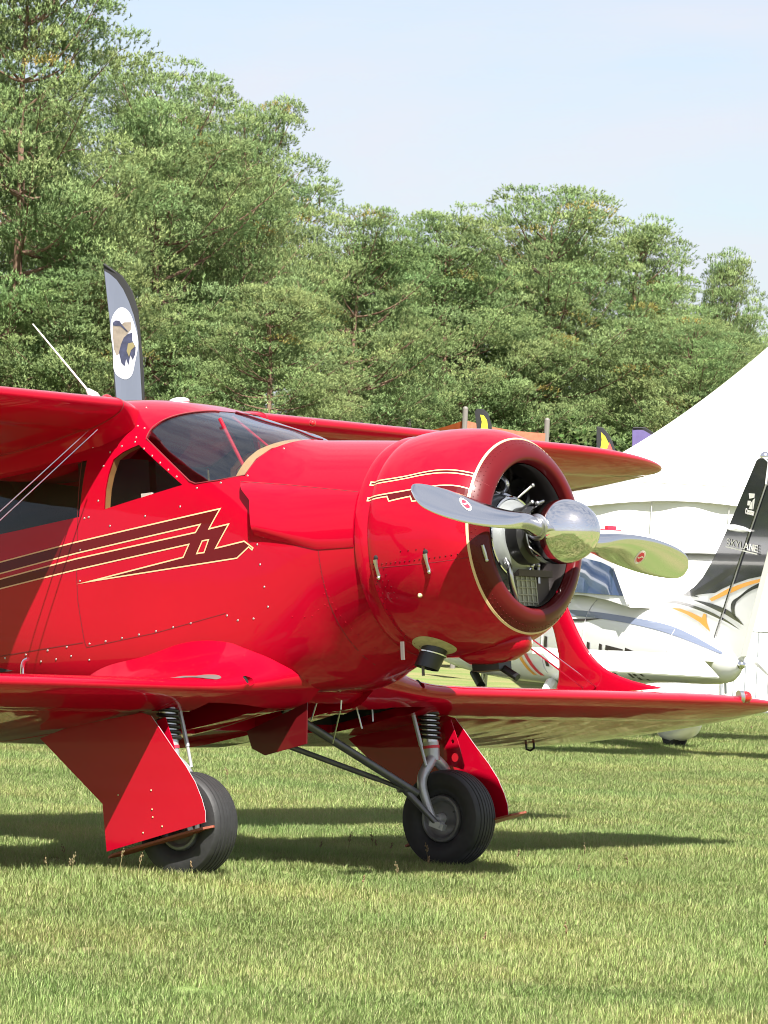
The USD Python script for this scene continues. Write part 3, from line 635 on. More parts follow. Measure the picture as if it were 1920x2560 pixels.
# ------------------------------------------------------------------ interplane struts, wires, tail
for sd in (-1, 1):
    R = []
    # (z, x front, x rear, y)
    prof = np.array([(1.055, .14, -.74, 3.47), (1.085, .02, -.705, 3.47), (1.13, -.13, -.68, 3.47), (1.20, -.28, -.655, 3.46), (1.30, -.385, -.64, 3.45), (1.45, -.47, -.655, 3.44), (1.65, -.55, -.72, 3.43), (1.9, -.66, -.82, 3.41), (2.15, -.76, -.94, 3.40), (2.35, -.83, -1.10, 3.39), (2.5, -.86, -1.32, 3.38), (2.62, -.84, -1.60, 3.38)])
    pf = PchipInterpolator(prof[:, 0], prof[:, 1:])
    for z in np.linspace(1.055, 2.62, 48):
        xf, xr, y = pf(z); a = np.linspace(0, 2*np.pi, 28, endpoint=False); c = (xf+xr)/2; w = (xf-xr)/2
        R.append(np.stack([c+w*np.cos(a), sd*y+(.022+.012*w)*np.sin(a)*(1+.35*np.cos(a)), np.full(28, z)], 1))
    P('interplane_strut', outward(loft(np.array(R), True, True, True)), 'red_paint', smooth=50)
for k in range(2):
    P('bracing_wire', tube([(-.80-.07*k, -.80, 2.545), (-.36-.10*k, -3.44, 1.10)], .004, 6), 'polished_alloy')
    P('bracing_wire', tube([(-.80-.07*k, .80, 2.545), (-.36-.10*k, 3.44, 1.10)], .0055, 6), 'polished_alloy')
# tail surfaces (out of the photograph on the left)
fin = Polygon(spline([(-4.2, 2.22), (-4.7, 2.55), (-5.2, 2.95), (-5.55, 3.1), (-5.95, 3.0), (-6.15, 2.5), (-6.15, 1.95), (-6.0, 1.6), (-5.6, 1.60), (-5.0, 1.9)], 60, True))
P('fin', prism_y(fin, -.035, .035), 'red_fabric', smooth=40)
tp = Polygon(spline([(-4.7, .1), (-4.75, .6), (-4.95, 1.25), (-5.2, 1.6), (-5.6, 1.65), (-5.85, 1.3), (-5.95, .5), (-5.9, 0), (-5.95, -.5), (-5.85, -1.3), (-5.6, -1.65), (-5.2, -1.6), (-4.95, -1.25), (-4.75, -.6), (-4.7, -.1)], 80, True))
tl = trimesh.creation.extrude_polygon(tp, .05, engine='earcut'); tl.apply_translation((0, 0, 1.72)); P('tailplane', tl, 'red_fabric', smooth=40)
P('tail_wheel', lathe([(-.04, .06), (-.04, .09), (-.03, .11), (0, .118), (.03, .11), (.04, .09), (.04, .06)], (-5.35, 0, .80), 'y', 40, True), 'rubber')
P('tail_wheel_leg', tube([(-5.35, .07, .80), (-5.30, .05, 1.1), (-5.1, 0, 1.42)], .025, 8), 'gear_grey')

# ------------------------------------------------------------------ landing gear
WX, WZ, WY = .06, .272, 1.20
prof = [(-.062, .138), (-.090, .160), (-.104, .188), (-.108, .215), (-.105, .238)]
for yq in np.linspace(-.099, .099, 81):
    r = .254+.033*max(1-(abs(yq)/.104)**2.6, 0)**.55
    prof.append((yq, r-(.007 if any(abs(yq-q) < .0030 for q in (-.066, -.040, -.014, .014, .040, .066)) else 0)))
prof += [(.105, .238), (.108, .215), (.104, .188), (.090, .160), (.062, .138)]
for sd in (-1, 1):
    c = (WX, sd*WY, WZ)
    wh = P('tyre', outward(lathe([(y, r) for y, r in prof], c, 'y', 96, True)), 'rubber', smooth=35)
    hb = P('wheel_hub', outward(lathe([(-.075, .0), (-.075, .03), (-.062, .035), (-.058, .08), (-.068, .104), (-.082, .112), (-.088, .122), (-.086, .134), (-.070, .142), (.070, .142), (.086, .134), (.088, .122), (.07, .11), (.06, .05), (.06, .0)], c, 'y', 72)), 'hub_grey', wh, smooth=30)
    P('hub_cap', tube([(WX, sd*(WY-.105), WZ), (WX, sd*(WY-.06), WZ)], [.028, .034], 20), 'fork_silver', wh)
    P('valve', box((WX+.085, sd*WY-sd*.075, WZ+.03), (WX+.108, sd*WY-sd*.064, WZ+.04)), 'engine_black', wh)
    # oleo leg, spring, fork
    T, B = np.array([-.055, sd*WY, 1.02]), np.array([-.035, sd*WY, .60])
    leg = P('oleo_leg', cat(tube([T, B+(T-B)*.12], .036, 18), tube([B+(T-B)*.30, B+(T-B)*.04], .046, 18)), 'fork_silver')
    n = 190; t = np.linspace(0, 1, n); an = t*2*np.pi*9.5; ctrl = T+(B-T)*(.02+.66*t)[:, None]
    P('coil_spring', tube(ctrl+.056*np.stack([np.cos(an), np.sin(an), 0*an], 1), .0105, 7), 'engine_black', leg, smooth=60)
    P('spring_shine', tube([T+(B-T)*.0, T+(B-T)*.70], .047, 16), 'steel', leg)
    P('leg_band', tube([B+(T-B)*.25, B+(T-B)*.21], .049, 18), 'decal_red', leg)
    iy = sd*(WY-.140); oy = sd*(WY+.132)
    yoke = [tube(spline([(-.035, sd*WY, .635), (-.02, sd*(WY-.075), .585), (-.018, iy, .50), (.005, iy, .38), (.035, iy, .30), (.066, iy, .235)], 24), np.linspace(.036, .021, 24), 12),
            tube(spline([(-.035, sd*WY, .635), (-.02, sd*(WY+.07), .585), (-.018, oy, .50), (.005, oy, .38), (.06, oy, .262)], 20), np.linspace(.036, .02, 20), 12), tube([(WX, iy-sd*.012, WZ-.005), (WX, oy, WZ-.005)], .017, 12)]
    P('wheel_fork', cat(*yoke), 'fork_silver', smooth=50)
    P('axle_clamp', cat(trimesh.creation.box((.10, .035, .035), trimesh.transformations.translation_matrix((.085, iy-sd*.008, .232)) @ trimesh.transformations.rotation_matrix(.35, (0, 1, 0))), tube([(.10, iy-sd*.03, .235), (.10, iy+sd*.02, .235)], .018, 10)), 'fork_silver')
    rod = P('retract_rod', cat(tube([(-.093, sd*1.07, 1.01), (-.022, sd*1.075, .70)], .0125, 10), tube([(-.022, sd*1.075, .70), (.003, sd*1.08, .585)], .009, 8)), 'fork_silver')
    # drag braces
    J = np.array([-.075, sd*.955, .455])
    if sd < 0: J = None
    if sd > 0:
     br = P('drag_brace', cat(tube([(-.46, sd*.35, .735), J*.78+np.array([-.46, sd*.35, .735])*.22], .0165, 12), tube([J*.78+np.array([-.46, sd*.35, .735])*.22, J+(.02, 0, -.01)], .014, 10), tube([J+(.0, 0, 0), (.085, iy, .232)], [.021, .018], 12)), 'gear_grey')
    if sd > 0: P('side_brace', tube([(-.285, sd*.12, .93), (-.03, sd*1.02, .425)], .024, 14), 'gear_grey')
    if sd > 0: P('brace_joint', cat(tube([J-(.02, .03, 0), J+(.02, .03, 0)], .022, 10), dot(J+(.015, 0, .0), .03)), 'gear_grey', br, smooth=40)
    # wheel door outboard of the wheel
    yd = 1.40
    D = [(-.80, .795), (-.62, .835), (-.30, .868), (-.06, .885), (.0, .865), (.06, .79), (.14, .685), (.225, .58), (.285, .49), (.325, .40), (.345, .33), (.345, .272), (-.355, .150), (-.370, .41)]
    dm = prism_y(Polygon(D), yd-.004, yd+.004) if sd > 0 else prism_y(Polygon(D), -yd-.004, -yd+.004)
    door = P('wheel_door', dm, 'red_paint', smooth=False)
    P('door_edge', tube([(x+.002, sd*yd, z) for x, z in D[4:12]], .0013, 5), 'seam_grey', door)
    f0, f1 = (-.42, .31) if sd < 0 else (-.37, .50)
    lip = Polygon([(f0, 0), (f0+.06, -.04), (f0+.2, -.055), (f1-.17, -.055), (f1-.06, -.04), (f1, 0), (f1-.06, .04), (f1-.17, .055), (f0+.2, .055), (f0+.06, .04)]).buffer(.015)
    lm = trimesh.creation.extrude_polygon(lip, .012, engine='earcut'); lm.apply_transform(trimesh.transformations.rotation_matrix(-math.atan2(.122, .70), (0, 1, 0))); lm.apply_translation((.01, sd*(yd-(.088 if sd < 0 else .06)), .188))
    P('door_skid', lm, 'brown_plate', door, smooth=False)
    for q in ((-.255, .452), (-.02, .463), (-.02, .36), (-.018, .318), (.045, .265), (-.09, .238)):
        P('door_screw', dot((q[0], sd*(yd+.0035), q[1]), .0055), 'tan_patch', door, smooth=True)
    pl = Polygon([(-.03, .84), (.03, .855), (.075, .72), (.11, .58), (.10, .555), (.005, .585), (-.03, .62), (-.035, .69), (-.01, .72)]).difference(Point(.045, .63).buffer(.026)).difference(Point(.035, .725).buffer(.012))
    P('lightening_plate', prism_y(pl, sd*(WY+.115)-.003, sd*(WY+.115)+.003), 'red_paint', door, smooth=False)
    # inner door hanging at the centre line
    R4 = Polygon([(-.22, .80), (.22, .93), (.20, .70), (-.10, .655), (-.19, .70)])
    if sd < 0: P('inner_door', prism_y(R4, sd*.30-.005, sd*.30+.005), 'maroon_paint', smooth=False)
for q in (((.10, -.05, .96), (.06, -.07, .84)), ((.14, .12, .98), (.13, .12, .90)), ((-.02, .45, .97), (-.0, .48, .80)), ((-.1, .72, .96), (-.1, .72, .85)), ((.05, .25, .97), (-.08, .3, .72))):
    P('control_cable', tube(q, .005, 6), 'steel')

# ------------------------------------------------------------------ small fittings
ant = P('antenna_base', outward(tube([(-1.455, 0, 2.80), (-1.50, 0, 2.868), (-1.545, 0, 2.912)], [.042, .032, .012], 14)), 'white_paint')
P('antenna_whip', tube([(-1.545, 0, 2.910), (-1.95, 0, 3.353)], [.0065, .004], 6), 'white_paint', ant)
P('roof_beacon', trimesh.creation.icosphere(2, .042, ).apply_transform(trimesh.transformations.translation_matrix((-1.40, 0, 2.825))), 'red_light', smooth=True)
gp = trimesh.creation.icosphere(2, .07); gp.vertices = gp.vertices*(1, .7, .35)+(-.85, 0, 2.762); P('roof_antenna_dome', gp, 'white_paint', smooth=True)
P('rivet_lamp', dot((-.30, .55, 2.61), .02), 'red_light', smooth=True)
nl = P('navigation_light', trimesh.creation.icosphere(3, .038).apply_transform(trimesh.transformations.translation_matrix((.180, 4.36, 1.005))), 'red_light', smooth=True, label='red glass navigation light at the wing tip leading edge')
P('light_socket', tube([(.15, 4.315, 1.005), (.165, 4.34, 1.005)], [.045, .043], 20), 'steel', nl)
P('tank_vent', tube(spline([(-.60, -1.75, 1.09), (-.60, -1.75, 1.16), (-.585, -1.75, 1.20), (-.555, -1.75, 1.21)], 14), .011, 8), 'polished_alloy')
P('hand_hold', cat(tube([(-1.05, 3.62, .80), (-1.05, 3.62, .745), (-1.02, 3.62, .735), (-.99, 3.62, .75), (-.99, 3.62, .82)], .008, 7), tube([(-1.22, 3.0, .79), (-1.22, 4.3, .82)], .006, 6)), 'engine_black')
pw = trimesh.creation.box((.075, .02, .045)); pw.apply_translation((-.66, -.555, 2.158))
pp = obj('folded_paper', pw, M['paper_white'], None, smooth=False)
UsdGeom.Xformable(pp).AddTransformOp().Set(Gf.Matrix4d(*[float(v) for r in (np.append(Xv, 0), np.append(Lh, 0), np.append(Zv, 0), np.append(BO, 1)) for v in r]))
tag(pp, 'folded white paper lying inside the front side window of the biplane', 'paper')
# ------------------------------------------------------------------ white high-wing airplane behind (x forward from the tail end, y to port)
th2 = math.radians(20); CO = np.array([3.66, 43.3, 0.])
CX = np.array([-math.sin(th2), math.cos(th2), 0]); CY = np.array([-math.cos(th2), -math.sin(th2), 0])
ces = thing('light_airplane', 'white high-wing light airplane with dark blue tail fin parked in front of the marquee', 'airplane',
            matrix=Gf.Matrix4d(*[float(v) for r in (np.append(CX, 0), np.append(CY, 0), np.array([0, 0, 1., 0]), np.append(CO, 1)) for v in r]))
Q = lambda name, mesh, m, parent=None, **k: obj(name, mesh, M[m], parent or ces, **k)
CS = np.array([  # x, top, bottom, zmid, halfwidth, n
 [0.0, 1.06, .93, .99, .03, 2], [.25, 1.15, .80, .98, .12, 2], [.8, 1.30, .755, 1.0, .20, 2.1], [1.6, 1.46, .735, 1.03, .30, 2.2], [2.4, 1.60, .70, 1.06, .42, 2.4], [3.0, 1.66, .66, 1.08, .50, 2.7],
 [3.6, 1.66, .63, 1.10, .55, 3.0], [4.6, 1.64, .60, 1.10, .56, 3.2], [5.6, 1.58, .60, 1.10, .55, 3.0], [6.4, 1.50, .62, 1.08, .53, 2.8], [7.4, 1.40, .68, 1.05, .47, 2.6], [8.0, 1.30, .78, 1.03, .36, 2.4], [8.15, 1.1, .95, 1.03, .1, 2]])
_C = PchipInterpolator(CS[:, 0], CS[:, 1:])
def cring(x, m=48):
    zt, zb, zm, hw, n = _C(x); a = np.arange(m)*2*np.pi/m; c, s = np.cos(a), np.sin(a)
    return np.stack([np.full(m, x), hw*np.sign(c)*np.abs(c)**(2/n), zm+np.where(s >= 0, zt-zm, zm-zb)*np.sign(s)*np.abs(s)**(2/n)], 1)
def cw(x, z):
    zt, zb, zm, hw, n = [_C(x)[..., i] for i in range(5)]
    u = np.clip(np.where(z >= zm, (z-zm)/(zt-zm), (zm-z)/(zm-zb)), 0, 1); return hw*(1-u**n)**(1/n)
Q('fuselage', outward(loft(np.array([cring(x) for x in np.linspace(0, 8.15, 70)]), True, True, True)), 'white_paint', smooth=35)
def cdec(pts, off, m, name, smooth_pts=None, **k):
    pg = Polygon(pts if smooth_pts is None else spline(pts, smooth_pts, True)).buffer(0)
    V, F = cells(pg, .08, .05); y = cw(V[:, 0], np.minimum(V[:, 1], 3))+off
    return Q(name, face_to(tm(np.stack([V[:, 0], y, V[:, 1]], 1), F), (0, 1, 0)), m, **k)
# cabin glass house under the wing
cab = [np.array([(x, -w, z0), (x, w, z0), (x, w*.86, z1), (x, -w*.86, z1)]) for x, w, z0, z1 in ((1.95, .40, 1.50, 1.56), (2.35, .47, 1.56, 1.97), (2.9, .51, 1.60, 2.10), (4.6, .54, 1.60, 2.16), (5.3, .53, 1.56, 2.14), (5.95, .50, 1.50, 1.62))]
Q('cabin_frame', outward(loft(np.array(cab), True, True, True)), 'white_paint', smooth=False)
def win(lo, hi, name):
    K = [1.95, 2.35, 2.9, 4.6, 5.3, 5.95]; R = []
    for x in np.linspace(lo[0][0], lo[-1][0], 16):
        w = np.interp(x, K, [.40, .47, .51, .54, .53, .50]); z0 = np.interp(x, K, [1.5, 1.56, 1.6, 1.6, 1.56, 1.5]); z1 = np.interp(x, K, [1.56, 1.97, 2.10, 2.16, 2.14, 1.62])
        R.append([(x, w-(z-z0)/(z1-z0)*w*.14+.018, z) for z in np.linspace(np.interp(x, *np.array(lo).T), np.interp(x, *np.array(hi).T), 5)])
    Q(name, face_to(loft(np.array(R), closed=False), (0, 1, 0)), 'blue_pane_back', smooth=True)
mat('blue_pane_back', (.045, .075, .16), .06, coat=1.0, noise=(1.2, .5))
win([(2.10, 1.615), (3.30, 1.63)], [(2.10, 1.63), (2.22, 1.78), (2.40, 1.91), (2.65, 1.96), (3.30, 2.02)], 'rear_side_window')
win([(3.40, 1.64), (4.5, 1.65)], [(3.40, 2.03), (4.5, 2.08)], 'door_window')
bw = tm([(1.99, -.36, 1.53), (1.99, .36, 1.53), (2.34, .40, 1.95), (2.34, -.40, 1.95)], [[0, 1, 2], [0, 2, 3]]); Q('back_window', face_to(bw, (-1, 0, .3)), 'blue_pane_back', smooth=False)
Q('window_post', tube([(1.97, .41, 1.53), (2.36, .44, 1.97)], .022, 8), 'white_paint')
# wing
def cwing(sd):
    R = []
    for y in np.linspace(0, 5.5, 30):
        c = 1.62 if y < 2.6 else 1.62-(y-2.6)/2.9*.5
        if y > 5.3: c *= math.sqrt(max(1-((y-5.3)/.21)**2, .01))
        x1 = 5.85-(1.62-c)*.4; r = np.stack([x1-AF[:, 0]*c, np.full(len(AF), sd*y), 2.13+.03*y+(.5-AF[:, 0])*.05*c+AF[:, 1]*c*1.15], 1); R.append(r)
    return outward(loft(np.array(R), True, True, True))
for sd in (-1, 1):
    Q('wing', cwing(sd), 'white_paint', smooth=40)
    fl = outward(loft(np.array([[(4.62, sd*y, 2.15+.03*y), (4.62, sd*y, 2.09+.03*y), (4.26, sd*y, 1.965+.03*y), (4.26, sd*y, 1.985+.03*y)] for y in (.6, 1.5, 2.6, 3.0)]), True, True, True)); Q('wing_flap', fl, 'white_paint', smooth=False)
    Q('wing_strut', tube([(5.1, sd*.52, .80), (5.1, sd*2.6, 2.17)], .04, 10), 'white_paint')
Q('fuel_cap', cat(box((4.75, -.66, 2.335), (4.87, -.44, 2.345)), box((4.77, -.60, 2.345), (4.85, -.50, 2.385))), 'fuel_red', smooth=False)
# fin, rudder and their paint
FIN = [(-.236, 3.038), (.048, 2.718), (.335, 2.393), (.555, 2.168), (.741, 1.993), (.932, 1.844), (1.131, 1.744), (1.398, 1.661), (1.893, 1.60), (1.9, 1.40), (.8, 1.16), (.64, 1.142), (.051, 2.054), (-.461, 2.801), (-.50, 3.02), (-.40, 3.06), (-.30, 3.06)]
Q('fin', prism_y(Polygon(FIN).buffer(.001), -.045, .045), 'white_paint', smooth=40)
RUD = [(-.47, 2.79), (.040, 2.047), (.630, 1.138), (.40, 1.16), (.05, 1.03), (-.064, 1.072), (-.258, 1.475), (-.442, 1.875), (-.573, 2.137), (-.86, 2.72), (-.84, 2.78)]
Q('rudder', prism_y(Polygon(RUD), -.03, .03), 'white_paint', smooth=40)
Q('rudder_tip', prism_y(Polygon([(-.40, 3.06), (-.50, 3.02), (-.48, 2.81), (-.85, 2.79), (-.90, 2.98), (-.86, 3.02)]), -.03, .03), 'navy_gloss', smooth=40)
Q('fin_beacon', trimesh.creation.icosphere(2, .05).apply_transform(trimesh.transformations.translation_matrix((-.33, 0, 3.08))), 'polished_alloy', smooth=True)
def fdec(pts, y, m, name, **k):
    pg = Polygon(pts).buffer(0); V = F = None; out = []
    for g in getattr(pg, 'geoms', [pg]):
        v, f = trimesh.creation.triangulate_polygon(g, engine='earcut'); out.append(face_to(tm(np.stack([v[:, 0], np.full(len(v), y), v[:, 1]], 1), f), (0, 1, 0)))
    return Q(name, cat(*out), m, smooth=False, **k)
finp = Polygon(FIN); rudp = Polygon(RUD)
DARK = Polygon([(1.75, 1.625), (1.377, 1.655), (.98, 1.640), (1.10, 1.66), (.93, 1.675), (.60, 1.695), (.45, 1.735), (.2, 1.79), (-.15, 1.85), (-.5, 1.888), (-1.2, 1.9), (-1.2, 3.2), (.2, 3.2), (1.9, 2.5)])
for sgn, nm in ((1, 1),):
    for pgn, yv in ((finp.intersection(DARK), .0475), (rudp.intersection(DARK), .0325)):
        for g in getattr(pgn, 'geoms', [pgn]):
            if g.area > .01: fdec(list(g.exterior.coords), yv, 'navy_gloss', 'fin_paint')
for pgn, yv in ((finp.intersection(DARK), -.0475), (rudp.intersection(DARK), -.0325)):
    for g in getattr(pgn, 'geoms', [pgn]):
        if g.area > .01: fdec(list(g.exterior.coords), yv, 'navy_gloss', 'fin_paint')
def split(pts, m, name, n=None):
    pg = Polygon(pts).buffer(0)
    for base, yv in ((finp, .0495), (rudp, .0345)):
        q = pg.intersection(base)
        for g in getattr(q, 'geoms', [q]):
            if g.geom_type == 'Polygon' and g.area > 2e-4: fdec(list(g.exterior.coords), yv, m, name)
def ribbon(a, b, n=30): return np.vstack([spline(a, n), spline(b, n)[::-1]])
split(ribbon([(.737, 1.630), (.50, 1.69), (.296, 1.742), (0, 1.80), (-.486, 1.863)], [(.672, 1.606), (.45, 1.655), (.210, 1.710), (-.05, 1.765), (-.489, 1.832)]), 'orange_stripe', 'orange_swoosh')
split(ribbon([(-.467, 1.824), (-.111, 1.733), (.10, 1.655), (.235, 1.58), (.207, 1.505), (.07, 1.43), (-.064, 1.376)], [(-.463, 1.780), (-.152, 1.715), (.04, 1.645), (.14, 1.574), (.124, 1.490), (.03, 1.425), (-.064, 1.374)]), 'navy_gloss', 'navy_swoosh')
split(ribbon([(1.131, 1.612), (.707, 1.586), (.25, 1.515), (.02, 1.44), (-.096, 1.384)], [(1.10, 1.607), (.659, 1.537), (.32, 1.475), (.08, 1.42), (-.096, 1.382)]), 'navy_gloss', 'navy_swoosh')
split(ribbon([(1.85, 1.572), (1.6, 1.59), (1.297, 1.573), (.697, 1.500), (.3, 1.42), (0, 1.339)], [(1.85, 1.568), (1.6, 1.565), (1.208, 1.535), (.694, 1.468), (.3, 1.40), (0, 1.337)]), 'navy_gloss', 'navy_swoosh')
split([(1.70, 1.518), (1.460, 1.516), (1.156, 1.480), (.896, 1.434), (.859, 1.478), (.796, 1.471), (.764, 1.386), (.670, 1.293), (.954, 1.389), (1.281, 1.459)], 'orange_stripe', 'orange_swoosh')
cdec(ribbon([(3.9, 1.435), (2.787, 1.429), (2.1, 1.395), (1.347, 1.330), (.25, 1.10)], [(3.9, 1.370), (2.779, 1.366), (2.1, 1.33), (1.338, 1.255), (.25, 1.08)]), .006, 'slate_stripe', 'side_stripe')
cdec([(3.9, 1.30), (3.168, 1.345), (2.616, 1.368), (3.026, 1.320)], .006, 'black_letter', 'side_stripe')
for x0, x1, zt in ((3.03, 2.97, 1.115), (2.85, 2.79, 1.110), (2.60, 2.54, 1.10), (2.47, 2.12, 1.09), (2.08, 1.88, 1.075), (3.88, 3.80, 1.14)):
    if x0-x1 > .15: cdec([(x0, zt), (x1, zt-.035), (x1, zt-.33), (x1+.05, zt-.33), (x1+.05, zt-.06), (x0-.06, zt-.05), (x0-.06, zt-.33), (x0, zt-.33)], .006, 'black_letter', 'registration_letter')
    else: cdec([(x0, zt), (x1, zt-.01), (x1, zt-.33), (x0, zt-.33)], .006, 'black_letter', 'registration_letter')
for x0 in (4.55, 4.75): cdec([(x0, 1.0), (x0-.10, 1.0), (x0-.45, .70), (x0-.35, .70)], .006, 'orange_stripe' if x0 > 4.6 else 'fuel_red', 'nose_stripe')
Q('rudder_gap', tube([(-.461, .048, 2.801), (.045, .05, 2.05), (.635, .048, 1.140)], .007, 5), 'navy_gloss')
for xs in (1.25, 2.95, 3.95): Q('panel_line', tube([(xs, cw(np.array(xs), np.array(z))+.004, z) for z in np.linspace(float(_C(xs)[1])+.12, float(_C(xs)[0])-.10, 14)], .005, 4), 'seam_grey')
# lettering on the fin
def text_on(s, hgt, p0, p1, y, m, name, bold=False, squeeze=1.):
    t = meshkit.text_mesh(s, hgt, .002, bold); v = np.asarray(t.vertices).copy(); w = v[:, 0].max()
    d = np.array(p1)-np.array(p0); L = np.linalg.norm(d); d = d/L
    X = p0[0]+v[:, 0]/w*L*d[0]; Zz = p0[1]+v[:, 0]/w*L*d[1]+v[:, 1]*squeeze
    mm = tm(np.stack([X, y+v[:, 2], Zz], 1), t.faces); return Q(name, outward(mm), m, smooth=False, label='white lettering '+s+' on the tail fin')
text_on('SKYLANE', .068, (.385, 2.188), (-.375, 2.118), .051, 'decal_white', 'fin_lettering')
fdec([(.395, 2.176), (-.372, 2.106), (-.372, 2.094), (.395, 2.164)], .052, 'decal_white', 'fin_underline')
text_on('Cessna', .055, (-.04, 2.505), (-.235, 2.487), .051, 'decal_white', 'fin_lettering', True)
for q in ([(-.10, 2.712), (-.245, 2.704), (-.235, 2.665), (-.115, 2.655)], [(-.085, 2.635), (-.165, 2.632), (-.13, 2.585), (-.075, 2.590)], [(-.20, 2.64), (-.255, 2.66), (-.225, 2.548), (-.205, 2.548)], [(-.16, 2.615), (-.195, 2.63), (-.195, 2.548), (-.115, 2.552)]): fdec(q, .051, 'decal_white', 'fin_emblem')
Q('strobe_fairing', outward(loft(np.array([[(x, .05+w*math.cos(t), z+hh*math.sin(t)) for t in np.linspace(0, 2*np.pi, 12, endpoint=False)] for x, w, hh, z in ((-.16, .02, .01, 2.335), (0, .06, .03, 2.345), (.2, .09, .035, 2.36), (.32, .05, .02, 2.37), (.75, .012, .006, 2.40))]), True, True, True)), 'white_paint', smooth=40)
# tailplane with drooping elevators
for sd in (1, -1):
    st = outward(loft(np.array([[(.35-.0*y, sd*y, 1.0), (.35, sd*y, 1.05), (1.15-.25*y/2.1, sd*y, 1.055), (1.25-.25*y/2.1, sd*y, 1.02), (1.15-.25*y/2.1, sd*y, .99)] for y in (.05, .8, 1.6, 2.05, 2.12)]), True, True, True)); Q('tailplane', st, 'white_paint', smooth=40)
    el = outward(loft(np.array([[(.34, sd*y, 1.048), (.34, sd*y, 1.0), (-.16+.10*y/2.1, sd*y, .835+.03*y/2.1), (-.17+.10*y/2.1, sd*y, .85+.03*y/2.1)] for y in (.30, 1.0, 2.05)]), True, True, True)); Q('elevator', el, 'white_paint', smooth=False)
    # main wheels
    Q('gear_leg', tube([(4.0, sd*.40, .62), (3.45, sd*.82, .28)], [.07, .045], 10), 'white_paint')
    wp = outward(loft(np.array([[(3.45+x, sd*.85+1.2*w*math.cos(t), z+hh*math.sin(t)) for t in np.linspace(0, 2*np.pi, 26, endpoint=False)] for x, w, hh, z in ((-.62, .01, .01, .33), (-.52, .08, .09, .31), (-.35, .135, .165, .285), (-.1, .16, .21, .265), (.15, .155, .20, .265), (.32, .115, .15, .27), (.40, .03, .04, .28))]), True, True, True)); wheel = Q('wheel_fairing', wp, 'white_paint', smooth=50)
    Q('tyre', lathe([(-.06, .10), (-.085, .15), (-.08, .19), (-.05, .215), (.05, .215), (.08, .19), (.085, .15), (.06, .10)], (3.45, sd*.85, .19), 'y', 36, True), 'rubber', wheel)
Q('nose_leg', tube([(7.0, 0, .70), (7.05, 0, .25)], .035, 10), 'steel')
Q('nose_tyre', lathe([(-.05, .09), (-.07, .14), (-.04, .19), (.04, .19), (.07, .14), (.05, .09)], (7.05, 0, .19), 'y', 36, True), 'rubber')
Q('exhaust', tube([(6.9, .18, .64), (6.6, .2, .50)], .05, 12), 'engine_black')
Q('tail_light', cat(dot((-.015, 0, .985), .045)), 'polished_alloy', smooth=True)
Q('tail_tie_down', tube([(.35, 0, .80), (.33, 0, .68)], .015, 6), 'galvanised')

# ------------------------------------------------------------------ marquee
tent = thing('marquee', 'white pagoda marquee tent with a steep swept roof behind the light airplane', 'tent', loc=(2.9, 68.0, 0))
M['tent_roof'] = usdkit.material(stage, '/World/Looks/tent_roof', {'d': ('principled_bsdf', {'base_color': (.74, .74, .74), 'roughness': .55}), 't': ('translucent_bsdf', {'color': (.8, .8, .8)}), 'm': ('mix_closure', {'fac': .15})}, [('d.BSDF', 'm.closure1'), ('t.BSDF', 'm.closure2')], surface='m.closure')
TW = 10.0
ff = lambda d: .45*d+.075*d*d
for k in range(4):
    an = k*math.pi/2; Rz = trimesh.transformations.rotation_matrix(an, (0, 0, 1), (TW/2, TW/2, 0))
    rows = [[(d+(TW-2*d)*s, d, 3.41+ff(d)-.05*math.sin(math.pi*s)*(d < 4.9)*math.sin(math.pi*d/5)) for s in np.linspace(0, 1, 25)] for d in np.linspace(0, 5, 26)]
    r = loft(np.array(rows), closed=False); r.apply_transform(Rz); Q2 = obj('roof_panel', face_to(r, (0, 0, 1)), M['tent_roof'], tent, smooth=40)
    va = loft(np.array([[(TW*s, 0, 3.40) for s in np.linspace(0, 1, 61)], [(TW*s, .06, 3.14-.20*(1-math.sin(math.pi*((s*2.6) % 1)))+.006*math.sin(47*s)) for s in np.linspace(0, 1, 61)]]), closed=False); va.apply_transform(Rz); obj('valance', va, M['tent_wall'], tent, smooth=40)
    em = tube([(TW*s, .05, 3.14-.20*(1-math.sin(math.pi*((s*2.6) % 1)))) for s in np.linspace(0, 1, 61)], .012, 5); em.apply_transform(Rz); obj('valance_hem', em, M['seam_grey'], tent)
    wa = loft(np.array([[(.1+(TW-.2)*s, .14+.025*math.sin(s*60)+.015*math.sin(s*23), z) for s in np.linspace(0, 1, 161)] for z in (0, 1.2, 2.4, 3.41)]), closed=False); wa.apply_transform(Rz); obj('wall_panel', wa, M['tent_wall'], tent, smooth=60)
    ps = []
    for s in (.0, .125, .25, .375, .5, .625, .75, .875): ps.append(tube([(.1+(TW-.2)*s, .10, 0), (.1+(TW-.2)*s, .10, 3.2)], .008, 5))
    ps = cat(*ps); ps.apply_transform(Rz); obj('wall_seam', ps, M['seam_grey'], tent)
    hp = tube([(d, d, 3.42+ff(d)) for d in np.linspace(0, 4.95, 20)], .014, 5); hp.apply_transform(Rz); obj('roof_hip_seam', hp, M['tent_wall'], tent)
obj('roof_finial', tube([(5, 5, 7.4), (5, 5, 8.2)], [.12, .03], 10), M['galvanised'], tent)

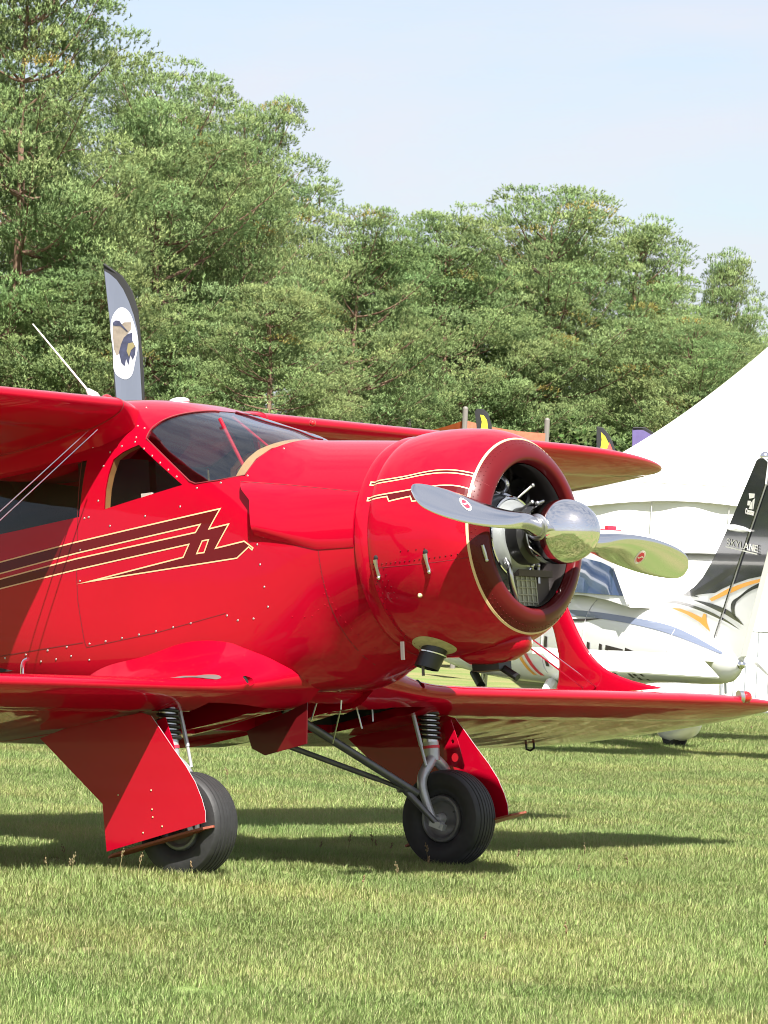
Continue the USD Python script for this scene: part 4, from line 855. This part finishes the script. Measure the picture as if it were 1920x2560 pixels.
# ------------------------------------------------------------------ crowd barrier
def barrier(x, y, rz, label):
    b = thing('crowd_barrier', label, 'barrier', loc=(x, y, 0), rz=rz)
    G = lambda n, m, p=None: obj(n, m, M['galvanised'], p or b)
    G('frame', cat(tube([(0, 0, .22), (0, 0, 1.16), (.03, 0, 1.19), (2.27, 0, 1.19), (2.3, 0, 1.16), (2.3, 0, .22), (2.27, 0, .19), (.03, 0, .19), (0, 0, .22)], .021, 10)))
    for k in range(13): G('bar', tube([(.165*(k+1), 0, .19), (.165*(k+1), 0, 1.19)], .011, 6))
    for xx in (.25, 2.05): G('foot', cat(tube([(xx, -.32, .03), (xx, -.26, .05), (xx, 0, .07), (xx, .26, .05), (xx, .32, .03)], .02, 8), tube([(xx, 0, .07), (xx, 0, .20)], .02, 8)))
    G('foot_rail', tube([(.0, -.05, .045), (2.3, -.05, .045)], .03, 8))
barrier(4.98, 62.0, -6, 'grey steel crowd barrier with upright bars beside the tail of the light airplane')

# ------------------------------------------------------------------ feather flags
def cloth(pts, y, thick, bow=.03):
    V, F = cells(Polygon(pts), .08, .08); z0, z1 = V[:, 1].min(), V[:, 1].max()
    w = bow*np.sin(V[:, 0]*7+V[:, 1]*1.3)
    fr = tm(np.stack([V[:, 0], y+w, V[:, 1]], 1), F); return fr
def flag(name, label, y, outline, inner, parts, pole, border, field):
    b = np.array(pole[0]); t = thing(name, label, 'flag', loc=(b[0], y, 0))
    sh = lambda pts: [(x-b[0], z) for x, z in pts]
    obj('border', face_to(cloth(sh(outline), 0.0, .002), (0, -1, 0)), M[border], t, smooth=True)
    if inner is not None: obj('field', face_to(cloth(sh(inner), -.004, .002), (0, -1, 0)), M[field], t, smooth=True)
    for k, (pn, pts, m) in enumerate(parts): obj(pn, face_to(cloth(sh(pts), -.008-.003*k, .002), (0, -1, 0)), M[m], t, smooth=True)
    obj('pole', tube([(x-b[0], .012, z) for x, z in pole], .018, 8), M['flag_black'], t); obj('ground_spike', tube([(0, 0, .0), (0, 0, .3)], .03, 8), M['flag_black'], t)
FLAG=[(-4.225,6.001),(-4.112,5.958),(-3.996,5.880),(-3.879,5.760),(-3.788,5.612),(-3.722,5.420),(-3.669,5.200),(-3.624,4.868),(-3.575,4.453),(-3.527,4.058),(-3.40,2.6),(-3.38,2.2),(-3.78,2.2),(-3.82,2.8),(-3.952,4.078),(-4.061,4.985),(-4.154,5.565)]
FLAGIN=[(-4.204,5.904),(-4.121,5.860),(-4.019,5.781),(-3.915,5.647),(-3.822,5.471),(-3.743,5.280),(-3.683,5.074),(-3.649,4.867),(-3.605,4.451),(-3.561,4.056),(-3.43,2.6),(-3.41,2.23),(-3.76,2.23),(-3.80,2.8),(-3.934,4.079),(-4.054,4.985),(-4.141,5.510)]
ELL=[(-3.929,5.389),(-3.844,5.358),(-3.769,5.251),(-3.705,5.087),(-3.661,4.908),(-3.683,4.656),(-3.703,4.516),(-3.739,4.402),(-3.806,4.355),(-3.891,4.374),(-3.956,4.419),(-4.012,4.709),(-4.061,4.985),(-4.066,5.193),(-4.026,5.307)]
E_tan=[(-4.045,5.111),(-3.930,5.131),(-3.876,5.175),(-3.772,5.181),(-3.774,5.069),(-3.865,4.953),(-3.896,4.743),(-3.963,4.691),(-4.006,4.778),(-4.028,4.944)]
E_navy=[(-3.872,4.953),(-3.812,5.012),(-3.751,5.029),(-3.745,4.917),(-3.690,4.823),(-3.692,4.726),(-3.724,4.640),(-3.762,4.708),(-3.782,4.560),(-3.821,4.649),(-3.837,4.544),(-3.888,4.590),(-3.931,4.741),(-3.909,4.853)]
E_wing=[(-4.043,5.160),(-4.003,5.197),(-3.947,5.193),(-3.902,5.132),(-3.814,5.046),(-3.828,5.039),(-3.930,5.121),(-3.985,5.118),(-4.034,5.123)]
E_gold=[(-3.805,4.873),(-3.733,4.891),(-3.702,4.837),(-3.758,4.777),(-3.781,4.679),(-3.820,4.760)]
flag('feather_flag', 'tall grey feather flag with a white oval emblem rising behind the biplane cabin', 62.0, FLAG, FLAGIN, [('oval', spline(ELL, 60, True), 'flag_white'), ('emblem_tan', E_tan, 'flag_tan'), ('emblem_dark', E_navy, 'flag_navy'), ('emblem_wing', E_wing, 'flag_navy'), ('emblem_gold', E_gold, 'flag_gold')],
     [(-3.40, 0), (-3.42, 2.2), (-3.57, 4.45), (-3.70, 5.35), (-3.80, 5.63), (-3.95, 5.83), (-4.22, 6.0)], 'flag_black', 'flag_grey')
F2=[(1.469,4.622),(1.50,4.665),(1.548,4.676),(1.636,4.660),(1.697,4.590),(1.747,4.476),(1.773,4.347),(1.85,3.4),(1.85,2.0),(1.50,2.0),(1.521,4.334)]
F2Y=[(1.567,4.575),(1.625,4.572),(1.688,4.488),(1.715,4.344),(1.76,3.4),(1.60,3.4),(1.588,4.337),(1.602,4.454)]
flag('feather_flag', 'black feather flag with a yellow flash above the engine cowling', 74.0, F2, None, [('flash', F2Y, 'flag_yellow')], [(1.84, 0), (1.83, 3.0), (1.76, 4.40), (1.69, 4.60), (1.62, 4.66), (1.50, 4.66)], 'flag_black', None)
F3=[(3.578,4.467),(3.680,4.452),(3.787,4.347),(3.860,4.220),(3.908,4.092),(4.0,3.4),(4.0,2.0),(3.6,2.0),(3.597,4.076)]
flag('feather_flag', 'black feather flag with yellow and red flash left of the purple flag', 74.0, F3, None, [('flash', [(3.655,4.384),(3.731,4.315),(3.810,4.174),(3.84,4.05),(3.87,3.4),(3.68,3.4),(3.663,4.108),(3.676,4.254)], 'flag_yellow'), ('red_flash', [(3.808,4.217),(3.864,4.095),(3.93,3.4),(3.82,3.4),(3.771,4.096)], 'flag_red')],
     [(3.98, 0), (3.98, 3.2), (3.90, 4.09), (3.85, 4.22), (3.78, 4.34), (3.68, 4.45), (3.58, 4.465)], 'flag_black', None)
flag('feather_flag', 'purple feather flag with black edge beside the marquee roof', 82.0, [(4.196+.45,4.484+.3),(4.258+.46,4.516+.3),(4.404+.48,4.501+.3),(4.554+.49,4.415+.3),(4.660+.51,4.319+.29),(5.25,4.2),(5.30,3.2),(5.3,2.2),(4.66,2.2),(4.66,4.3)], [(4.65,4.76),(4.857,4.757),(5.01,4.68),(5.12,4.575),(5.18,4.15),(5.22,3.2),(5.22,2.24),(4.68,2.24),(4.67,4.3)], [],
     [(5.28, 0), (5.27, 3.3), (5.24, 4.2), (5.17, 4.6), (5.04, 4.71), (4.88, 4.8), (4.66, 4.79)], 'flag_black', 'flag_purple')

# ------------------------------------------------------------------ orange tarpaulin enclosure
enc = thing('tarpaulin_enclosure', 'orange tarpaulin enclosure on grey posts below the pines behind the biplane', 'enclosure', loc=(0, 84.0, 0))
def tarp(p0, p1, z0, z1, y0, y1, n=20):
    return loft(np.array([[(p0+(p1-p0)*s, y0+(y1-y0)*s+.03*math.sin(s*40), z0+(z1-z0)*s-.05*math.sin(math.pi*s)) for s in np.linspace(0, 1, n)], [(p0+(p1-p0)*s, y0+(y1-y0)*s+.03*math.sin(s*33+1), 1.2) for s in np.linspace(0, 1, n)]]), closed=False)
obj('side_sheet', face_to(tarp(.40, 1.488, 4.63, 4.86, 2.5, 0), (0, -1, 0)), M['orange_tarp'], enc, smooth=60)
obj('front_net', face_to(tarp(1.488, 3.129, 4.85, 4.685, 0, .3), (0, -1, 0)), M['orange_net'], enc, smooth=60)
for x, zt, y in ((1.488, 5.10, .04), (3.105, 4.97, .35), (.40, 4.9, 2.5)):
    pst = obj('post', tube([(x, y, 0), (x, y, zt-.03)], .055, 10), M['post_grey'], enc); obj('post_cap', dot((x, y, zt-.03), .056), M['post_grey'], pst, smooth=True)
# ------------------------------------------------------------------ pines
def needles(base, d, n_per, L, nl, w, rng, tint, nrm):
    """brush-like shoots: base (n,3), direction d (n,3), shoot length L (n,), needle length nl."""
    n = len(base); k = n_per
    a = np.cross(d, rng.normal(size=(n, 3))); a /= np.linalg.norm(a, axis=1, keepdims=True); b = np.cross(d, a)
    u = rng.random((n, k)); ang = rng.random((n, k))*2*np.pi; sp = .62+.37*rng.random((n, k)); sp = sp*(1-.25*u)
    rad = np.cos(ang)[..., None]*a[:, None]+np.sin(ang)[..., None]*b[:, None]
    dirn = d[:, None]*np.sqrt(1-sp**2)[..., None]+rad*sp[..., None]
    p0 = base[:, None]+d[:, None]*(u*L[:, None])[..., None]; tip = p0+dirn*(nl*(.75+.5*rng.random((n, k))))[..., None]
    side = np.cross(dirn, rng.normal(size=(n, k, 3))); side /= np.linalg.norm(side, axis=2, keepdims=True)+1e-9
    v = np.stack([p0-side*w*.5, p0+side*w*.5, tip], 2).reshape(-1, 3)
    N = nrm[:, None]*.95+dirn*.15+rad*.12; N /= np.linalg.norm(N, axis=2, keepdims=True); N = np.repeat(N.reshape(-1, 3), 3, 0)
    t = tint[:, None]*(.86+.24*u)[..., None]*(.92+.16*rng.random((n, k, 1))); T = np.repeat(t.reshape(-1, 3), 3, 0)
    return v, np.arange(len(v)).reshape(-1, 3), N, T
def unit(v): return v/(np.linalg.norm(v, axis=-1, keepdims=True)+1e-9)
def pine_parts(seed, H=11., R=3.0, zc=1.6, dens=1.0):
    rng = np.random.default_rng(seed); bark = []
    nz = 14; tz = np.linspace(0, H*.97, nz); bend = np.cumsum(rng.normal(0, .05, (nz, 2)), 0)
    tp = np.column_stack([bend, tz]); bark.append(tube(tp, np.linspace(.17, .02, nz), 9))
    tr = lambda z: np.array([np.interp(z, tz, tp[:, k]) for k in range(3)])
    pads = []
    z = zc
    while z < H-.3:
        f = (z-zc)/(H-zc); Lm = R*min(1, .62+.9*f)*(1-f**3.0)**.6
        for q in range(rng.integers(4, 7)):
            az = rng.random()*2*np.pi; L = Lm*(.60+.5*rng.random()); el = math.radians(-8+45*f**1.5+rng.normal(0, 9))
            o = np.array([math.cos(az), math.sin(az), 0]); s = np.linspace(0, 1, 8)
            pts = tr(z)+np.outer(s*L, o)*math.cos(el)+np.outer(s*L*math.sin(el)+.28*L*s**2.2-.06*L*np.sin(np.pi*s), [0, 0, 1])
            pts[:, :2] += np.cumsum(rng.normal(0, .03*L/3, (8, 2)), 0)
            bark.append(tube(pts, np.linspace(.030*L/3+.010, .005, 8), 5, False))
            npad = max(2, int(L*2.85))
            for i in range(npad):
                u = .30+.70*(i+.5+rng.random()*.6)/npad; u = min(u, 1.02); c = np.array([np.interp(u, s, pts[:, k]) for k in range(3)])
                sidev = np.cross(o, [0, 0, 1])*rng.choice([-1, 1]); off = sidev*(.15+.40*rng.random())*(1.15-.5*u)*min(1, L/2)+o*.15*rng.random()
                cc = c+off+np.array([0, 0, .05+.16*rng.random()])
                if True: bark.append(tube(np.array([c, (c+cc)/2+(0, 0, .03), cc]), [.008, .006, .003], 4, False))
                pads.append((cc, .30+.30*rng.random(), rng.random()))
        z += .34+.16*rng.random()
    for q in range(16): pads.append((tr(H*(.78+.19*rng.random()))+rng.normal(0, .36, 3)*(1, 1, .6), .38, rng.random()))
    C = np.array([p[0] for p in pads]); pr = np.array([p[1] for p in pads]); ph = np.array([p[2] for p in pads])
    axis_ = np.array([tr(max(0, c[2]-1.2)) for c in C]); outw = unit(C-axis_)
    ns = int(70*dens); B, D, NR, TN, LN = [], [], [], [], []
    for c, r, hue, ow in zip(C, pr, ph, outw):
        g = unit(rng.normal(size=(ns, 3))+ow*.45+np.array([0, 0, .75])); rr = r*(.55+.45*rng.random((ns, 1))**.6)
        pos = c+g*rr*np.array([1.25, 1.25, .55]); d = unit(g*.80+ow*.25+np.array([0, 0, .42])+rng.normal(0, .22, (ns, 3)))
        B.append(pos); D.append(d); NR.append(unit(g*np.array([.8, .8, 1.1])+ow*.35))
        base = np.array([.320, .405, .165])*(1-hue*.4)+np.array([.185, .335, .175])*(hue*.4)
        base = base*(.82+.30*rng.random())
        TN.append(np.tile(base, (ns, 1))*(.85+.3*rng.random((ns, 1)))); LN.append(.05+.07*rng.random(ns))
        if rng.random() < .02: TN[-1] = TN[-1]*np.array([1.45, .95, .75])
    # upright leaders along the top
    nl_ = 70; top = np.array([c for c in C if c[2] > H*.62]); pick = top[rng.integers(0, len(top), nl_)]
    for c in pick:
        k = 12; L = .22+.32*rng.random(); up = unit(np.array([rng.normal(0, .10), rng.normal(0, .10), 1.])); B.append(c+np.outer(np.linspace(.1, L, k), up)); D.append(np.tile(up, (k, 1))+rng.normal(0, .05, (k, 3))); NR.append(unit(np.tile(up*.4, (k, 1))+rng.normal(0, .5, (k, 3)))); TN.append(np.tile([.30, .42, .18], (k, 1))); LN.append(np.full(k, .10))
    B, D, NR, TN, LN = map(np.concatenate, (B, D, NR, TN, LN)); D = unit(D)
    return cat(*bark), needles(B, D, 12, LN, .056, .0165, rng, TN, NR)
PINES = []
def pine(label, x, y, proto, H, rz, group, w=1.0):
    """proto k: first use builds it, later ones refer to it."""
    first = len(PINES) <= proto
    t = UsdGeom.Xform.Define(stage, '/World/'+numbered('/World', 'pine_tree')); pr = t.GetPrim()
    if first:
        bark, (v, f, n, c) = pine_parts(40+proto*7, *[(11., 2.9), (11., 3.3), (11., 2.6), (11., 3.1), (11., 2.4)][proto])
        obj('trunk', bark, M['pine_bark'], pr, smooth=60); obj('crown', tm(v, f), M['pine_needles'], pr, normals=n, tint=c)
        PINES.append(pr)
    else:
        pr.GetReferences().AddInternalReference(PINES[proto].GetPath()); pr.SetInstanceable(True)
    xf = UsdGeom.Xformable(pr); xf.ClearXformOpOrder()
    s = H/11.
    for op, val in (('t', Gf.Vec3d(x, y, 0)), ('r', float(rz)), ('s', Gf.Vec3f(s*w, s*w, s))):
        a = {'t': xf.AddTranslateOp, 'r': xf.AddRotateZOp, 's': xf.AddScaleOp}[op](); a.Set(val)
    tag(pr, label, 'pine tree', group)
G1 = 'Scots pines along the edge of the wood'; G2 = 'pines standing deeper in the wood'; G3 = 'pines along the wood edge out of view'
back = 'green pine deeper in the wood, mostly hidden behind the front pines'; far = 'pine at the wood edge beyond the left side of the photo'
for a in [
 ('dark green pine at the left edge of the photo, the tallest and nearest', -6.5, 71.5, 0, 11.9, 130, G1, .84),
 ('broad pale green pine behind the tall grey feather flag', -4.4, 77.0, 1, 10.2, 70, G1, .92),
 ('pine with a domed top right of the grey feather flag', -2.85, 80.0, 3, 9.9, 200, G1, .80),
 ('lower pine at the shoulder of the skyline above the windscreen', -.75, 87.0, 2, 8.6, 120, G1, .95),
 ('small pine in the dip of the skyline above the engine cowling', 1.05, 93.0, 4, 9.3, 33, G1, 1.1),
 ('wide round-topped pine above the propeller, left of the marquee roof', 3.5, 96.0, 1, 10.1, 250, G1, 1.05),
 ('pine with a stepped crown just left of the marquee peak', 5.75, 98.0, 3, 9.7, 100, G1, .95),
 ('slender pine with a pointed tip at the right edge above the marquee', 8.3, 105.0, 4, 9.6, 140, G1, .6),
 ('short bushy pine low on the left under the antenna', -5.0, 71.0, 2, 6.6, 250, G1, 1.15),
 ('short pine low behind the biplane cabin roof, right of the grey flag', -2.2, 74.5, 4, 6.4, 20, G1, 1.25),
 ('low spreading pine behind the far upper wing of the biplane', .1, 91.0, 3, 7.0, 75, G1, 1.15),
 ('low pine behind the orange tarpaulin enclosure', 2.6, 94.0, 0, 7.2, 160, G1, 1.2),
 ('low pine beside the purple flag and the marquee roof edge', 6.6, 95.0, 2, 7.4, 280, G1, 1.2),
 (back, -8.5, 76.0, 1, 11.0, 45, G2, 1.0), (back, -6.9, 80.0, 3, 10.0, 95, G2, 1.0), (back, -4.6, 84.0, 0, 10.0, 180, G2, 1.0), (back, -2.6, 88.0, 1, 9.4, 15, G2, 1.0), (back, -.6, 94.0, 3, 8.6, 330, G2, 1.0),
 (back, 1.6, 99.0, 0, 9.0, 205, G2, 1.1), (back, 3.9, 103.0, 4, 9.6, 65, G2, 1.1), (back, 6.6, 106.0, 1, 9.0, 100, G2, 1.0), (back, 8.8, 111.0, 0, 8.4, 150, G2, 1.0), (back, 10.8, 108.0, 3, 8.2, 10, G2, 1.0), (back, 12.6, 106.0, 1, 8.0, 80, G2, 1.0), (back, -10.5, 74.0, 0, 11.2, 0, G2, 1.0), (far, -13.5, 73.0, 1, 11.5, 20, G3, 1.0), (far, -16.6, 71.0, 3, 10.8, 60, G3, 1.0), (far, -19.5, 70.5, 2, 11.6, 110, G3, 1.1), (far, -22.8, 68.0, 0, 11.0, 170, G3, 1.0), (far, -26.0, 67.5, 1, 11.4, 230, G3, 1.0), (far, -29.5, 65.0, 3, 11.2, 280, G3, 1.1), (far, -33.0, 64.0, 4, 11.0, 330, G3, 1.1), (back, .6, 94.0, 4, 8.4, 190, G2, 1.2)]: pine(*a)

def bush(name, label, x, y, H, R, seed):
    rng = np.random.default_rng(seed); t = thing(name, label, 'tree', loc=(x, y, 0)); n = 5200
    br = [tube([(0, 0, 0), (.05, .02, H*.35), (0, .1, H*.7)], [.09, .07, .03], 8)]
    cl = unit(rng.normal(size=(60, 3)))*np.array([R, R, H*.45])*(.45+.5*rng.random((60, 1)))+np.array([0, 0, H*.55])
    for c in cl: br.append(tube([(0, .05, H*.35), c*.6+np.array([0, 0, H*.12]), c], [.03, .015, .006], 5, False))
    k = rng.integers(0, 60, n); off = unit(rng.normal(size=(n, 3)))*(rng.random((n, 1))**.4)*.55; p = cl[k]+off
    a = unit(rng.normal(size=(n, 3))+np.array([0, 0, -.3])); b = unit(np.cross(a, rng.normal(size=(n, 3)))); s = .05+.035*rng.random((n, 1))
    v = np.stack([p, p+a*s+b*s*.55, p+a*s*2.1, p+a*s-b*s*.55], 1).reshape(-1, 3); i = np.arange(n)*4
    f = np.vstack([np.stack([i, i+1, i+2], 1), np.stack([i, i+2, i+3], 1)]); nn = np.repeat(unit(off+np.cross(a, b)*.4), 4, 0)
    tc = np.repeat(np.array([.08, .15, .04])*(.7+.6*rng.random((n, 1))), 4, 0)
    obj('trunk', cat(*br), M['pine_bark'], t); obj('crown', tm(v, f), M['broad_leaves'], t, normals=nn, tint=tc)
bush('broadleaf_tree', 'dark green broadleaf tree between the yellow flag and the purple flag', 3.9, 88.0, 5.0, 1.5, 3)

# ------------------------------------------------------------------ grass
def blades(seed, n, size, hmin, hmax, w, tall=0):
    rng = np.random.default_rng(seed)
    p = np.column_stack([(rng.random((n, 2))-.5)*size, np.zeros(n)])
    cl = (rng.random((max(3, n//45), 2))-.5)*size; k = rng.integers(0, len(cl), n); mix = rng.random(n) < .45
    p[mix, :2] = cl[k[mix]]+rng.normal(0, .022, (mix.sum(), 2))
    h = hmin+(hmax-hmin)*rng.random(n)**1.6; az = rng.random(n)*2*np.pi; lean = (.25+1.15*rng.random(n))
    o = np.column_stack([np.cos(az), np.sin(az), np.zeros(n)]); sd = np.column_stack([-np.sin(az+.6*rng.normal(size=n)), np.cos(az), np.zeros(n)]); ww = w*(.7+.6*rng.random(n))[:, None]
    m = p+o*(h*lean*.35)[:, None]+np.array([0, 0, 1])*(h*(.66-.22*lean))[:, None]; t = p+o*(h*lean)[:, None]+np.array([0, 0, 1])*(h*(1.05-.55*lean))[:, None]
    v = np.stack([p-sd*ww*.5, p+sd*ww*.5, m+sd*ww*.42, m-sd*ww*.42, t], 1).reshape(-1, 3); i = np.arange(n)*5
    f = np.vstack([np.stack([i, i+1, i+2], 1), np.stack([i, i+2, i+3], 1), np.stack([i+3, i+2, i+4], 1)])
    green = np.array([.420, .565, .195]); dry = np.array([.66, .63, .34]); straw = np.array([.74, .67, .42])
    q = rng.random((n, 1)); c = np.where(q < .52, green*(.84+.38*rng.random((n, 1))), np.where(q < .86, green*.5+dry*.5, dry*.55+straw*.45*rng.random((n, 1))+dry*.1))
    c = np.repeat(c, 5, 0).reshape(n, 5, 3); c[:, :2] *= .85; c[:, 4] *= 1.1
    nn = np.repeat(unit(np.array([0, 0, 1.])*.9+o*.45+rng.normal(0, .18, (n, 3))), 5, 0)
    if tall:
        V, F, N_, T_ = [v], [f], [nn], [c.reshape(-1, 3)]; off = len(v)
        for s in range(tall):
            b = np.append((rng.random(2)-.5)*size, 0); hh = .09+.10*rng.random(); dv = np.array([rng.normal(0, .25), rng.normal(0, .25), 1.])*hh
            st = tube([b, b+dv*.6, b+dv], [.0016, .0013, .001], 4, False); V.append(st.vertices); F.append(st.faces+off); off += len(st.vertices); N_.append(np.tile([0, -.4, .9], (len(st.vertices), 1))); T_.append(np.tile([.36, .34, .16], (len(st.vertices), 1)))
            for e in range(9):
                sp = trimesh.creation.icosphere(0, .0042); sp.vertices = sp.vertices*(1, 1, 1.7)+b+dv*(.68+.04*e)+rng.normal(0, .004, 3); V.append(sp.vertices); F.append(sp.faces+off); off += len(sp.vertices); N_.append(np.array(sp.vertex_normals)); T_.append(np.tile(np.array([.34, .27, .16])*(.7+.6*rng.random()), (len(sp.vertices), 1)))
        return np.vstack(V), np.vstack(F), np.vstack(N_), np.vstack(T_)
    return v, f, nn, c.reshape(-1, 3)
gi = UsdGeom.PointInstancer.Define(stage, '/World/grass'); tag(gi.GetPrim(), 'short sunlit lawn of green and straw coloured blades all over the airfield', 'grass', None, 'stuff')
protos = []
for k in range(6):
    v, f, n, c = blades(100+k, 3800 if k < 5 else 2800, .62, .022, .064 if k < 5 else .085, .0021, 0 if k < 5 else 2)
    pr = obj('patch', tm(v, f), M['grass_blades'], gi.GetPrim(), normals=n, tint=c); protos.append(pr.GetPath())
gi.CreatePrototypesRel().SetTargets(protos)
rng = np.random.default_rng(11); pos, idx, ori, scl = [], [], [], []
y = 13.5
while y < 66:
    step = .45 if y < 30 else .55 if y < 45 else .75; half = y*.098+1.0
    for x in np.arange(-half, half+step*.5, step):
        px, py = x+rng.uniform(-.12, .12), y+rng.uniform(-.12, .12); a = rng.random()*2*np.pi
        wheel = min(math.hypot(px-1.0*s_[0], py-s_[1]) for s_ in ((-1.02, 23.35), (.45, 25.3)))
        pos.append((px, py, 0)); idx.append(5 if (22.6 < py < 23.6 and px < .2 and rng.random() < .35) or (wheel < .9 and rng.random() < .4) or rng.random() < .012 else int(rng.integers(0, 5)))
        ori.append((math.cos(a/2), math.sin(a/2))); g = meshkit.fbm(np.array([px*.9, py*.9, 0.]), 3, 4); hs = .80+.75*(g-.35); scl.append((step/.50, step/.50, hs*(1.0 if y < 40 else 1.15)))
    y += step
gi.CreatePositionsAttr(Vt.Vec3fArray([Gf.Vec3f(*map(float, p)) for p in pos])); gi.CreateProtoIndicesAttr(Vt.IntArray(idx))
gi.CreateOrientationsAttr(Vt.QuathArray([Gf.Quath(float(c), 0, 0, float(s)) for c, s in ori])); gi.CreateScalesAttr(Vt.Vec3fArray([Gf.Vec3f(*map(float, s)) for s in scl]))
